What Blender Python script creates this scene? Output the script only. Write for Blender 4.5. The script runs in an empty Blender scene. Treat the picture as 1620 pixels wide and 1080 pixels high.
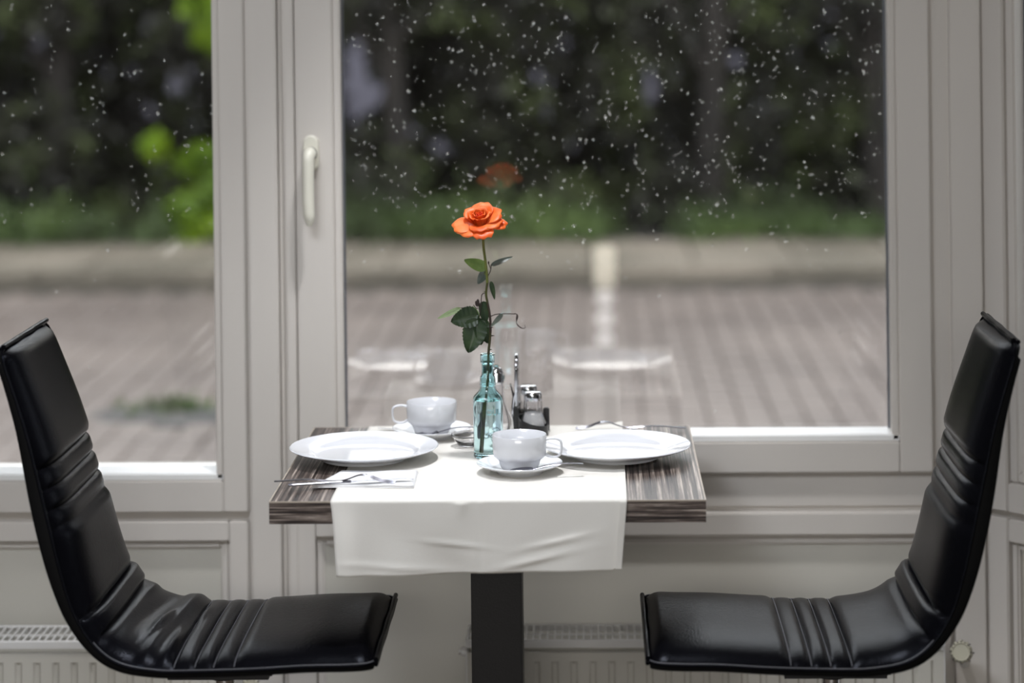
import bpy, bmesh, math, random
import numpy as np
from mathutils import Vector, Matrix, Euler
random.seed(7); rng = np.random.default_rng(11)
PI = math.pi
S = bpy.context.scene
COL = S.collection

# ------------------------------------------------------------------ camera
FPX, CH = 3800.0, 1.60
YAW, ROLL, SHY = math.radians(1.84), -0.0115, -576.0 / 1620.0
cam = bpy.data.cameras.new('camera')
co = bpy.data.objects.new('camera', cam); COL.objects.link(co)
MC = Matrix.Rotation(YAW, 3, 'Z') @ Matrix.Rotation(PI / 2, 3, 'X') @ Matrix.Rotation(ROLL, 3, 'Z')
co.matrix_world = Matrix.Translation((0, 0, CH)) @ MC.to_4x4()
cam.sensor_width = 36.0; cam.lens = FPX / 1620 * 36.0; cam.shift_y = SHY
cam.clip_start = 0.1; cam.clip_end = 300
cam.dof.use_dof = True; cam.dof.focus_distance = 4.16; cam.dof.aperture_fstop = 1.8
S.camera = co

# ------------------------------------------------------------------ world, lights, exposure
S.view_settings.view_transform = 'Standard'; S.view_settings.look = 'None'
S.view_settings.exposure = 0.0; S.view_settings.gamma = 1.0
S.view_settings.use_curve_mapping = False
W = bpy.data.worlds.new('sky'); S.world = W; W.use_nodes = True
wn = W.node_tree; wn.nodes.clear()
wo = wn.nodes.new('ShaderNodeOutputWorld'); wb = wn.nodes.new('ShaderNodeBackground')
wb.inputs['Strength'].default_value = 1.9
wt = wn.nodes.new('ShaderNodeTexCoord'); wz = wn.nodes.new('ShaderNodeTexNoise')   # soft overcast
wz.inputs['Scale'].default_value = 1.5
wr = wn.nodes.new('ShaderNodeValToRGB')
wr.color_ramp.elements[0].position = .3; wr.color_ramp.elements[0].color = (.86, .90, .98, 1)
wr.color_ramp.elements[1].position = .7; wr.color_ramp.elements[1].color = (1.05, 1.06, 1.10, 1)
wn.links.new(wt.outputs['Generated'], wz.inputs['Vector']); wn.links.new(wz.outputs['Fac'], wr.inputs['Fac'])
# standard overcast sky: luminance rises with the sine of the elevation
wsep = wn.nodes.new('ShaderNodeSeparateXYZ'); wmr = wn.nodes.new('ShaderNodeMapRange')
wmr.inputs['From Min'].default_value = 0; wmr.inputs['From Max'].default_value = 1
wmr.inputs['To Min'].default_value = 1.0; wmr.inputs['To Max'].default_value = 3.0
wmul = wn.nodes.new('ShaderNodeVectorMath'); wmul.operation = 'SCALE'
wn.links.new(wt.outputs['Generated'], wsep.inputs[0]); wn.links.new(wsep.outputs['Z'], wmr.inputs['Value'])
wn.links.new(wr.outputs['Color'], wmul.inputs[0]); wn.links.new(wmr.outputs['Result'], wmul.inputs['Scale'])
wn.links.new(wmul.outputs[0], wb.inputs['Color']); wn.links.new(wb.outputs['Background'], wo.inputs['Surface'])

def area(name, loc, aim, sx, sy, power, col):
    l = bpy.data.lights.new(name, 'AREA'); l.shape = 'RECTANGLE'; l.size = sx; l.size_y = sy
    l.energy = power; l.color = col
    o = bpy.data.objects.new(name, l); COL.objects.link(o); o.location = loc
    o.rotation_euler = (Vector(aim) - Vector(loc)).to_track_quat('-Z', 'Y').to_euler()
    return o
area('roof_window_daylight', (-0.95, 2.3, 2.68), (-0.95, 2.3, 0), .65, .65, 30, (.84, .90, 1.0))
sl = bpy.data.lights.new('added_table_spot', 'SPOT'); sl.energy = 118; sl.color = (.96, .965, 1.0); sl.spot_size = math.radians(62); sl.spot_blend = .6; sl.shadow_soft_size = .06  # added spot, out of view, brightens the tabletop
so = bpy.data.objects.new('added_table_spot', sl); COL.objects.link(so); so.location = (-.17, 4.10, 2.62)
area('rear_window_daylight', (-0.6, -2.95, 2.2), (-0.6, 0, 1.7), 3.4, .75, 72, (1.0, .95, .88))

# ------------------------------------------------------------------ helpers
def P(px, py, Y):                       # the point on the plane Y seen at a pixel of the photograph
    v = MC @ Vector(((px - 810) / FPX, -(py + 36) / FPX, -1.0))
    v *= Y / v.y
    return Vector((v.x, v.y, v.z + CH))
def PZ(px, py, z):
    v = MC @ Vector(((px - 810) / FPX, -(py + 36) / FPX, -1.0))
    v *= (z - CH) / v.z
    return Vector((v.x, v.y, v.z + CH))
def X(px, Y=4.65, py=600): return P(px, py, Y).x
def Zc(py, Y=4.65, px=800): return P(px, py, Y).z

class MB:
    def __init__(s): s.v = []; s.f = []
    def add(s, vs, fs):
        b = len(s.v); s.v += [tuple(v) for v in vs]; s.f += [tuple(i + b for i in f) for f in fs]; return s
    def box(s, x0, x1, y0, y1, z0, z1, bev=0.0):
        if bev <= 0:
            return s.add([(x, y, z) for x in (x0, x1) for y in (y0, y1) for z in (z0, z1)],
                         [(0, 1, 3, 2), (4, 6, 7, 5), (0, 4, 5, 1), (2, 3, 7, 6), (0, 2, 6, 4), (1, 5, 7, 3)])
        bm = bmesh.new(); bmesh.ops.create_cube(bm, size=1.0)
        for v in bm.verts:
            v.co = Vector(((x0 + x1) / 2 + v.co.x * (x1 - x0), (y0 + y1) / 2 + v.co.y * (y1 - y0), (z0 + z1) / 2 + v.co.z * (z1 - z0)))
        bmesh.ops.bevel(bm, geom=bm.edges[:], offset=bev, segments=2, affect='EDGES', clamp_overlap=True)
        bm.verts.index_update()
        s.add([v.co for v in bm.verts], [[v.index for v in f.verts] for f in bm.faces]); bm.free(); return s
    def loft(s, rings, cap=True, closed=True):
        n = len(rings[0]); vs = [p for r in rings for p in r]; fs = []
        for i in range(len(rings) - 1):
            for j in range(n if closed else n - 1):
                k = (j + 1) % n
                fs.append((i * n + j, i * n + k, (i + 1) * n + k, (i + 1) * n + j))
        if cap and closed:
            fs.append(tuple(range(n - 1, -1, -1))); fs.append(tuple((len(rings) - 1) * n + j for j in range(n)))
        return s.add(vs, fs)
    def lathe(s, prof, seg=48, c=(0, 0, 0), cap=False):
        rings = [[(c[0] + r * math.cos(2 * PI * j / seg), c[1] + r * math.sin(2 * PI * j / seg), c[2] + z) for j in range(seg)] for r, z in prof]
        return s.loft(rings, cap)
    def tube(s, pts, rad, seg=10, flat=1.0, cap=True):
        pts = [Vector(p) for p in pts]; n = len(pts)
        rads = rad if isinstance(rad, (list, tuple)) else [rad] * n
        T = [(pts[min(i + 1, n - 1)] - pts[max(i - 1, 0)]).normalized() for i in range(n)]
        up = Vector((0, 0, 1)) if abs(T[0].z) < .9 else Vector((0, 1, 0))
        N = (up - T[0] * up.dot(T[0])).normalized(); rings = []
        for i in range(n):
            N = (N - T[i] * N.dot(T[i])).normalized(); B = T[i].cross(N)
            rings.append([pts[i] + N * (rads[i] * flat * math.cos(2 * PI * j / seg)) + B * (rads[i] * math.sin(2 * PI * j / seg)) for j in range(seg)])
        return s.loft(rings, cap)
    def build(s, name, mat, parent=None, smooth=True, angle=40, loc=None):
        me = bpy.data.meshes.new(name); me.from_pydata(s.v, [], s.f); me.validate(); me.update()
        bm = bmesh.new(); bm.from_mesh(me); bmesh.ops.recalc_face_normals(bm, faces=bm.faces); bm.to_mesh(me); bm.free()
        me.materials.append(mat)
        if smooth:
            me.polygons.foreach_set('use_smooth', [True] * len(me.polygons))
            try: me.set_sharp_from_angle(angle=math.radians(angle))
            except Exception: pass
        o = bpy.data.objects.new(name, me); COL.objects.link(o)
        if parent: o.parent = parent
        if loc: o.location = loc
        return o
def spline(pts, n):                     # Catmull-Rom through points
    pts = [Vector(p) for p in pts]; out = []
    P_ = [pts[0] * 2 - pts[1]] + pts + [pts[-1] * 2 - pts[-2]]
    segs = len(pts) - 1
    for k in range(n + 1):
        t = k / n * segs; i = min(int(t), segs - 1); u = t - i
        a, b, c, d = P_[i], P_[i + 1], P_[i + 2], P_[i + 3]
        out.append(.5 * ((2 * b) + (c - a) * u + (2 * a - 5 * b + 4 * c - d) * u * u + (3 * b - a - 3 * c + d) * u ** 3))
    return out
def tag(o, label=None, cat=None, group=None, kind=None):
    if label: o['label'] = label
    if cat: o['category'] = cat
    if group: o['group'] = group
    if kind: o['kind'] = kind
    return o
def thing(name, loc, label=None, cat=None, group=None, rz=0, kind=None):
    o = bpy.data.objects.new(name, None); COL.objects.link(o); o.location = loc; o.rotation_euler = (0, 0, rz)
    o.empty_display_size = .02
    return tag(o, label, cat, group, kind)
def copy_tree(o, parent=None):
    c = o.copy(); COL.objects.link(c)
    if parent: c.parent = parent
    for ch in list(o.children): copy_tree(ch, c)
    return c

# ------------------------------------------------------------------ materials
def mat(name, col, rough=.5, metal=0, spec=.5, noise=0, nscale=8, bump=0, bscale=60, stretch=(1, 1, 1), col2=None, **kw):
    m = bpy.data.materials.new(name); m.use_nodes = True; nt = m.node_tree
    b = nt.nodes['Principled BSDF']; N = nt.nodes.new; L = nt.links.new
    b.inputs['Base Color'].default_value = (*col, 1); b.inputs['Roughness'].default_value = rough
    b.inputs['Metallic'].default_value = metal; b.inputs['Specular IOR Level'].default_value = spec
    for k, v in kw.items(): b.inputs[k.replace('_', ' ')].default_value = v
    tc = N('ShaderNodeTexCoord'); mp = N('ShaderNodeMapping'); mp.inputs['Scale'].default_value = stretch
    L(tc.outputs['Object'], mp.inputs['Vector'])
    if noise or col2:
        n = N('ShaderNodeTexNoise'); n.inputs['Scale'].default_value = nscale; n.inputs['Detail'].default_value = 5
        L(mp.outputs['Vector'], n.inputs['Vector'])
        r = N('ShaderNodeValToRGB'); r.color_ramp.elements[0].position = .35; r.color_ramp.elements[1].position = .65
        c2 = col2 or tuple(c * (1 - noise) for c in col)
        r.color_ramp.elements[0].color = (*c2, 1); r.color_ramp.elements[1].color = (*col, 1)
        L(n.outputs['Fac'], r.inputs['Fac']); L(r.outputs['Color'], b.inputs['Base Color'])
    if bump:
        n2 = N('ShaderNodeTexNoise'); n2.inputs['Scale'].default_value = bscale; n2.inputs['Detail'].default_value = 4
        L(mp.outputs['Vector'], n2.inputs['Vector'])
        bp = N('ShaderNodeBump'); bp.inputs['Strength'].default_value = bump; bp.inputs['Distance'].default_value = .002
        L(n2.outputs['Fac'], bp.inputs['Height']); L(bp.outputs['Normal'], b.inputs['Normal'])
    return m
M = {}
M['paint'] = mat('cream_paint', (.61, .575, .53), .42, noise=.05, nscale=3, bump=.12, bscale=40, stretch=(1, 1, .25))
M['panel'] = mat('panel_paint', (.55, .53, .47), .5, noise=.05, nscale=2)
M['ceil'] = mat('ceiling_paint', (.45, .44, .42), .8, noise=.03)
M['wallp'] = mat('wall_paint', (.08, .075, .065), .8, noise=.05)
M['floor'] = mat('floor_boards', (.09, .065, .045), .5, noise=.3, nscale=6, stretch=(1, .15, 1))
M['handle'] = mat('handle_plastic', (.72, .70, .60), .35, noise=.03)
M['leather'] = mat('black_leather', (.003, .003, .004), .25, spec=.045, noise=.3, nscale=5, bump=.25, bscale=260, Specular_Tint=(.72, .80, 1, 1))  # specular tint puts the bluish sheen of skylight into the leather
M['leather_edge'] = mat('black_leather_band', (.004, .004, .004), .6, spec=.1, noise=.2, nscale=8, bump=.2, bscale=200)
M['thread'] = mat('grey_thread', (.10, .10, .11), .6, noise=.1)
M['chrome'] = mat('chrome', (.75, .75, .77), .09, metal=1, noise=.03)
M['steel'] = mat('polished_steel', (.33, .33, .37), .24, metal=1, noise=.04)
M['blackmetal'] = mat('black_powder_coat', (.010, .010, .011), .45, noise=.2, bump=.1, bscale=300)
M['blackplastic'] = mat('black_plastic', (.012, .012, .014), .3, noise=.1)
M['china'] = mat('white_china', (.69, .70, .725), .12, spec=.6, noise=.015, nscale=3)
M['cloth'] = mat('ivory_cloth', (.76, .735, .68), .85, noise=.03, nscale=4, bump=.25, bscale=900, spec=.15)
M['paper'] = mat('white_paper', (.88, .88, .88), .8, noise=.02, bump=.1, bscale=200)
M['radi'] = mat('radiator_enamel', (.58, .56, .50), .35, noise=.04, nscale=3)
M['radg'] = mat('radiator_grille', (.72, .71, .69), .35, noise=.03)
M['dark'] = mat('radiator_inside', (.045, .042, .04), .8, noise=.2)
M['knob'] = mat('valve_plastic', (.40, .38, .29), .45, noise=.05)
M['mark'] = mat('dark_marks', (.03, .028, .025), .6, noise=.1)
M['salt'] = mat('salt', (.93, .93, .93), .9, noise=.03, nscale=300)
M['pepper'] = mat('pepper', (.10, .085, .07), .9, noise=.5, nscale=300)
M['seal'] = mat('grey_glazing_seal', (.10, .11, .13), .5, noise=.05)
M['sill'] = mat('white_glazing_bead', (.82, .82, .80), .3, noise=.02)

def wood(name, st, edge=False):
    m = mat(name, (.1, .1, .1), .38, spec=.4); nt = m.node_tree; b = nt.nodes['Principled BSDF']
    N = nt.nodes.new; L = nt.links.new; tc = N('ShaderNodeTexCoord')
    mp = N('ShaderNodeMapping'); mp.inputs['Scale'].default_value = st; L(tc.outputs['Object'], mp.inputs['Vector'])
    n = N('ShaderNodeTexNoise'); n.inputs['Scale'].default_value = 1; n.inputs['Detail'].default_value = 6; n.inputs['Roughness'].default_value = .7
    L(mp.outputs['Vector'], n.inputs['Vector'])
    r = N('ShaderNodeValToRGB'); e = r.color_ramp.elements
    e[0].position = .40; e[0].color = (.014, .010, .009, 1)
    e[1].position = .64; e[1].color = (.50, .43, .37, 1)
    a = e.new(.46); a.color = (.045, .033, .028, 1); a = e.new(.54); a.color = (.13, .10, .085, 1)
    L(n.outputs['Fac'], r.inputs['Fac']); L(r.outputs['Color'], b.inputs['Base Color'])
    return m
M['wood_top'] = wood('zebrano_laminate_top', (210, 2.0, 1))
M['wood_edge'] = wood('zebrano_laminate_edge', (6, 6, 260))
M['edge_line'] = mat('pale_edge_line', (.42, .36, .29), .5, noise=.2, nscale=40)

def glass(name, col, ior=1.5, rough=0.0):
    m = mat(name, col, rough); b = m.node_tree.nodes['Principled BSDF']
    b.inputs['Transmission Weight'].default_value = 1; b.inputs['IOR'].default_value = ior
    return m
M['bottle'] = glass('aqua_glass', (.70, .97, 1.0), 1.45, .015)
M['clear'] = glass('clear_glass', (.97, .97, .98), 1.45)
M['water'] = glass('rain_water', (1, 1, 1), 1.33)
def pane_mat():
    m = bpy.data.materials.new('double_glazing'); m.use_nodes = True; nt = m.node_tree; nt.nodes.clear()
    N = nt.nodes.new; L = nt.links.new
    o = N('ShaderNodeOutputMaterial'); mx = N('ShaderNodeMixShader'); t = N('ShaderNodeBsdfTransparent'); g = N('ShaderNodeBsdfGlossy')
    t.inputs['Color'].default_value = (.93, .945, .94, 1); g.inputs['Roughness'].default_value = 0.0
    g.inputs['Color'].default_value = (1, 1, 1, 1)
    f = N('ShaderNodeFresnel'); f.inputs['IOR'].default_value = 1.5
    mu = N('ShaderNodeMath'); mu.operation = 'MULTIPLY'; mu.inputs[1].default_value = 2.4; mu.use_clamp = True
    L(f.outputs['Fac'], mu.inputs[0]); L(mu.outputs[0], mx.inputs[0]); L(t.outputs[0], mx.inputs[1]); L(g.outputs[0], mx.inputs[2])
    L(mx.outputs[0], o.inputs['Surface']); return m
M['pane'] = pane_mat()
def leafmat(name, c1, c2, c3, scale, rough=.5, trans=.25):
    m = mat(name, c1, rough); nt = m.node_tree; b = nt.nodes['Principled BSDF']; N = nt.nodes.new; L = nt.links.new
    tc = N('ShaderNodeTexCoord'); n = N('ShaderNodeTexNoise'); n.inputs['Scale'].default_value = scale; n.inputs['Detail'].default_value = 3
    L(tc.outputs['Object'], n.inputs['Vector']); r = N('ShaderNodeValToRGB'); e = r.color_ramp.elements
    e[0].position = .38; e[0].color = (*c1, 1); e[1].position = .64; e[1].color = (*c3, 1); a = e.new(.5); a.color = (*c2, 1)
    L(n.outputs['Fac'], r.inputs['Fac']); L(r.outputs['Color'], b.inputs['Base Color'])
    if trans:
        mx = N('ShaderNodeMixShader'); mx.inputs[0].default_value = trans; t = N('ShaderNodeBsdfTranslucent')
        L(r.outputs['Color'], t.inputs['Color']); L(b.outputs[0], mx.inputs[1]); L(t.outputs[0], mx.inputs[2])
        L(mx.outputs[0], nt.nodes['Material Output'].inputs['Surface'])
    return m
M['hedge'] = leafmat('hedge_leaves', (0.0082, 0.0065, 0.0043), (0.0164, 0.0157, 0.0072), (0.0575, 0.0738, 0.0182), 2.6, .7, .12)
M['lime'] = leafmat('lime_leaves', (0.0992, 0.1736, 0.0100), (0.1860, 0.2976, 0.0148), (0.2976, 0.4216, 0.0248), 3, .5, .35)
M['grass'] = leafmat('verge_grass', (0.0342, 0.0480, 0.0137), (0.0616, 0.0959, 0.0247), (0.1096, 0.1576, 0.0411), 2, .6)
M['bark'] = mat('bark', (0.0260, 0.0209, 0.0174), .9, noise=.5, nscale=9, stretch=(1, 1, .2), bump=.6, bscale=30)
M['petal'] = leafmat('orange_petals', (.86, .13, .012), (.90, .19, .03), (.93, .27, .07), 30, .45, .35)
M['petal_in'] = leafmat('deep_orange_petals', (.80, .045, .002), (.86, .075, .004), (.90, .12, .01), 60, .5, .3)
M['rleaf'] = leafmat('rose_leaves_dark', (.020, .040, .018), (.030, .055, .022), (.045, .075, .03), 40, .4, .1)
M['rleaf2'] = leafmat('rose_leaves_green', (.09, .15, .03), (.12, .19, .045), (.16, .24, .07), 40, .45, .25)
M['rleaf3'] = leafmat('rose_leaves_grey', (.07, .09, .075), (.10, .12, .10), (.14, .17, .13), 40, .4, .1)
M['rleaf4'] = leafmat('rose_leaves_pale', (.22, .32, .14), (.28, .38, .18), (.36, .46, .25), 40, .5, .3)
M['stem'] = leafmat('rose_stem', (.035, .022, .016), (.05, .05, .015), (.08, .09, .02), 30, .45, 0)
M['stemg'] = leafmat('rose_stem_green', (.10, .12, .02), (.13, .15, .03), (.16, .18, .04), 30, .45, 0)
M['dry'] = mat('dried_brown', (.05, .035, .03), .7, noise=.3, nscale=100)
M['slab'] = mat('verge_slab', (.205, .170, .132), .6, nscale=1.1, col2=(.09, .076, .055), bump=.4, bscale=20)
M['soil'] = mat('wet_soil', (.03, .026, .022), .7, noise=.4, nscale=12, bump=.6, bscale=25)
M['gutter'] = mat('wet_gutter', (0.0496, 0.0409, 0.0298), .4, noise=.4, nscale=2, bump=.3, bscale=20)
M['bed'] = mat('paving_bed', (0.0558, 0.0484, 0.0422), .7, noise=.3, nscale=20, bump=.4, bscale=60)
M['house'] = mat('pale_render', (0.2046, 0.1906, 0.2325), .9, noise=.1, nscale=1)
def paver_mat():
    m = mat('wet_paver', (.3, .27, .24), .42, spec=.5, bump=.4, bscale=40); nt = m.node_tree; b = nt.nodes['Principled BSDF']; N = nt.nodes.new; L = nt.links.new
    g = N('ShaderNodeNewGeometry'); n = N('ShaderNodeTexNoise'); n.inputs['Scale'].default_value = 1.1; n.inputs['Detail'].default_value = 6
    L(g.outputs['Position'], n.inputs['Vector']); r = N('ShaderNodeValToRGB'); e = r.color_ramp.elements
    e[0].position = .3; e[0].color = (.087, .067, .057, 1); e[1].position = .7; e[1].color = (.146, .116, .099, 1)
    L(n.outputs['Fac'], r.inputs['Fac']); L(r.outputs['Color'], b.inputs['Base Color']); return m
M['paver'] = paver_mat()
M['lamp_shade'] = mat('warm_lamp_shade', (.9, .85, .75), .8, noise=.02, Emission_Color=(1, .90, .74, 1), Emission_Strength=2.2)
M['lamp_ball'] = mat('white_lamp_ball', (.9, .9, .9), .25, noise=.02, Emission_Color=(1, .96, .95, 1), Emission_Strength=2.0)

# ------------------------------------------------------------------ room shell
GY = 4.70                                 # glass plane
SASH, POST, REC = 4.648, 4.632, 4.668      # faces of sash, post, recessed boards
zB1, zB2 = Zc(745), Zc(686, px=1250)     # glass bottoms of the left and the main window
xc = X(1557, 4.64)                        # corner where the angled bay begins
def struct(o, label=None): o['kind'] = 'structure'; return o
struct(MB().box(-3.2, 1.6, -3.1, 4.8, -.12, 0).build('floor', M['floor'], smooth=False))
struct(MB().box(-3.2, 1.6, -3.1, 1.6, 2.7, 2.8).box(-3.2, -1.65, 1.6, 3.0, 2.7, 2.8).box(-.25, 1.6, 1.6, 3.0, 2.7, 2.8).box(-3.2, 1.6, 3.0, 4.8, 2.7, 2.8).build('ceiling', M['ceil'], smooth=False))
struct(MB().box(-3.3, -3.2, -3.1, 4.8, 0, 2.8).build('wall_left', M['wallp'], smooth=False))
struct(MB().box(-3.2, 1.6, -3.2, -3.1, 0, 1.75).box(-3.2, 1.6, -3.2, -3.1, 2.62, 2.8).box(-3.2, -2.35, -3.2, -3.1, 1.75, 2.62).box(1.15, 1.6, -3.2, -3.1, 1.75, 2.62).build('wall_back', M['wallp'], smooth=False))
struct(MB().box(1.5, 1.6, -3.1, 3.85, 0, 2.8).build('wall_right', M['wallp'], smooth=False))

wall = struct(thing('wall_front', (0, 0, 0)))
bk = MB()
bk.box(-3.2, X(391), REC, 4.8, 0, zB1 - .01)                                  # under the left window
bk.box(X(391), X(472), SASH + .011, 4.8, 0, 2.7)                                # between the windows
bk.box(X(391), xc + .1, REC, 4.8, 0, zB2 - .055)                                # under the main window
bk.box(X(1475), xc + .1, SASH + .014, 4.8, zB2 - .055, 2.7)
bk.box(-3.2, xc + .1, REC, 4.8, 2.60, 2.7)
bk.build('backing', M['paint'], wall, smooth=False)
zr0, zr1, zr2, zr3, zr4 = Zc(808), Zc(818), Zc(854), Zc(860), Zc(868)
b = .0025
# vertical mouldings
def bar(name, x0, x1, y, z0, z1, m='paint', bev=b, par=None, y1=4.75):
    return MB().box(x0, x1, y, y1, z0, z1, bev).build(name, M[m], par or wall)
bar('post', X(398), X(444), POST, 0, 2.68)
bar('cover_strip', X(455.5), X(470), SASH - .004, zr0 - .30, 2.68)
bar('cover_strip', X(444.5), X(450), SASH + .002, 0, 2.68)
bar('post', X(1507), X(1556), SASH - .006, 0, 2.68)
bar('cover_strip', X(1489), X(1504), SASH + .012, zr1, 2.68)
# band of horizontal boards under the left window
bar('rail', -3.1, X(360) - .0008, SASH, Zc(854), Zc(822))
bar('stile', X(360), X(391), SASH, .02, Zc(822))
bar('bead', -3.1, X(346), SASH + .009, Zc(867), Zc(857), bev=.004)
bar('bead', X(346), X(359), SASH + .009, .02, Zc(857), bev=.004)
# boards under the main window
bar('rail', X(497), xc - .03, REC - .006, Zc(806), Zc(756))
bar('rail', X(497), xc - .03, SASH, Zc(848), Zc(813))
bar('stile', X(462), X(496), SASH, .02, Zc(800))
bar('bead', X(511), X(1450), SASH + .009, Zc(864), Zc(855), bev=.004)
bar('bead', X(498), X(510), SASH + .009, .02, Zc(855), bev=.004)
bar('stile', X(1466), X(1500), SASH, .02, Zc(848) - .001)
bar('bead', X(1451), X(1465), SASH + .009, .02, Zc(855), bev=.004)
MB().box(-3.1, X(346), REC - .004, REC + .01, .02, Zc(867)).build('panel', M['panel'], wall, smooth=False)
MB().box(X(510), X(1451), REC - .004, REC + .01, .02, Zc(864)).build('panel', M['panel'], wall, smooth=False)

# windows -----------------------------------------------------------
def drops(par, x0, x1, z0, z1, n, dens, name='raindrops'):
    mb = MB(); k = 0; cl = []
    while k < n:
        if cl and random.random() < .3:
            cx, cz = random.choice(cl[-60:]); x = cx + random.gauss(0, .010); z = cz + random.gauss(0, .028)
        else: x = random.uniform(x0, x1); z = random.uniform(z0, z1)
        if not (x0 < x < x1 and z0 < z < z1) or random.random() > dens(z): continue
        cl.append((x, z)); k += 1
        r = min(.0026, max(.0007, random.lognormvariate(math.log(.00115), .35))); e = random.uniform(.9, 1.15)
        rings = []
        for a in (0.0, .45, .85, 1.25):
            rings.append([(x + r * math.cos(a) * math.cos(t * PI / 4), GY + .0163 + r * .95 * math.sin(a), z + e * r * math.cos(a) * math.sin(t * PI / 4)) for t in range(8)])
        mb.loft(rings)
    o = mb.build(name, M['water'], par, angle=80); o['kind'] = 'stuff'; return o
dens = lambda z: 1.0 if z > 1.12 else (.35 if z > 1.02 else (.12 if z > .95 else .05))
def window(idx, x0, x1, zb, xa, xb, zrail, ndrop, zt=2.55):
    # x0..x1 glass, xa/xb outer edges of the stiles (None when out of the picture)
    w = struct(thing('window_%d' % idx, ((x0 + x1) / 2, GY, zb)))
    w.location = (0, 0, 0)
    bw = .0145
    MB().box(x0 - .012, x1 + .012, GY - .004, GY + .016, zb - .01, zt + .01).build('glass_pane', M['pane'], w, smooth=False)
    for s, xe in ((-1, xa), (1, xb)):
        xg = x0 if s < 0 else x1
        a, c = sorted((xg, xg + s * bw)); MB().box(a, c, SASH + .006, GY - .004, zb - bw, zt + bw, .003).build('glazing_bead', M['paint'], w)
        a, c = sorted((xg, xg - s * .0035)); MB().box(a, c, GY - .012, GY - .0035, zb, zt).build('seal', M['seal'], w, smooth=False)
        a, c = sorted((xg + s * bw, xe)); MB().box(a, c, SASH, 4.76, zrail, zt + .05, b).build('stile', M['paint'], w)
    xs0, xs1 = x0 - bw, x1 + bw
    o = MB(); o.loft([[(x, GY - .0035, zb + .004), (x, SASH + .012, zb - .002), (x, SASH + .006, zb - .005), (x, SASH + .006, zb - bw), (x, GY - .0035, zb - bw)] for x in (xs0 + .001, xs1 - .001)])
    o.build('glazing_bead', M['sill'], w, smooth=False)
    MB().box(xs0 + .0005, xs1 - .0005, SASH, 4.76, zrail, zb - bw - .001, b).build('bottom_rail', M['paint'], w)
    MB().box(xs0 + .0005, xs1 - .0005, SASH, 4.76, zt + bw, zt + .05, b).build('top_rail', M['paint'], w)
    drops(w, x0 + .004, x1 - .004, zb + .01, min(zt, 1.66), ndrop, dens)
    return w
w1 = window(1, -2.6, X(340), zB1, -2.7, X(391), zr0, 900)
w2 = window(2, X(543), X(1411), zB2, X(472.5), X(1475), Zc(750), 1350)
# tilt and turn handle on the main window
hx = X(491, 4.63, 250); hz = Zc(243, 4.63, 491)
hd = MB()
pl = []
for k in range(28):
    a = 2 * PI * k / 28; c, s = math.cos(a), math.sin(a)
    pl.append((hx + .0155 * c, hz + .0155 * s + (.019 if s > 0 else -.019)))
hd.loft([[(x, yy, z) for x, z in [((p[0] - hx) * k + hx, (p[1] - hz) * k + hz) for p in pl]] for yy, k in ((SASH + .001, 1), (SASH - .008, 1), (SASH - .011, .9))])
o = hd.build('window_handle', M['handle'], w2); o['label'] = 'cream plastic window handle pointing down'
lv = MB()
zl = Zc(358, 4.60, 489)
lv.tube(spline([(hx, SASH - .008, hz), (hx, SASH - .030, hz), (hx - .001, SASH - .040, hz - .006), (hx - .002, SASH - .042, hz - .03), (hx - .002, SASH - .042, zl + .04), (hx, SASH - .040, zl)], 30),
        [.011] * 4 + [.0125] * 6 + [.0115] * 18 + [.010, .008, .005], 14)
lv.build('lever', M['handle'], o)
MB().lathe([(.0125, 0), (.0125, .0015), (.0, .0015)], 20).build('collar', M['mark'], o).matrix_world = Matrix.Translation((hx, SASH - .0105, hz)) @ Matrix.Rotation(PI / 2, 4, 'X')

# angled bay at the right -----------------------------------------------------------
bay = struct(thing('window_3', (xc + .001, 4.655, 0), rz=-PI / 4))
def bb(name, s0, s1, d0, d1, z0, z1, m='paint', bev=b): return MB().box(s0, s1, d0, d1, z0, z1, bev).build(name, M[m], bay)
bb('stile', 0, .052, 0, .1, zr0, 2.68); bb('glazing_bead', .0525, .073, .008, .06, zB1 - .02, 2.3, bev=.003)
bb('glazing_bead', .073, .86, .008, .06, zB1 - .02, zB1, 'paint', .003); bb('bottom_rail', .053, .9, 0, .1, zr0, zB1 - .021)
bb('stile', .90, 1.06, 0, .1, 0, 2.68)
bb('seal', .0735, .078, .04, .06, zB1, 2.3, 'seal', 0)
bb('bottom_board', .0, .052, 0, .1, 0, zr1); bb('rail', .053, .9, 0, .1, zr2, zr1)
bb('panel_bead', .053, .07, .010, .05, .02, zr2 - .001, bev=.004); bb('panel_bead', .07, .9, .010, .05, zr4, zr2 - .001, bev=.004)
bb('panel', .07, .9, .022, .05, .0, zr4, 'panel', 0)
bb('backing', 0, .9, .018, .05, zr0 - .004 if False else zr1 - .01, zr0 + .01, 'paint', 0); bb('backing', 0, .9, .05, .12, 0, zB1 - .03, 'panel', 0); bb('head', 0, 1.06, 0, .1, 2.37, 2.7)
MB().box(.06, .9, .054, .060, zB1 - .005, 2.3).build('glass_pane', M['pane'], bay, smooth=False)

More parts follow.
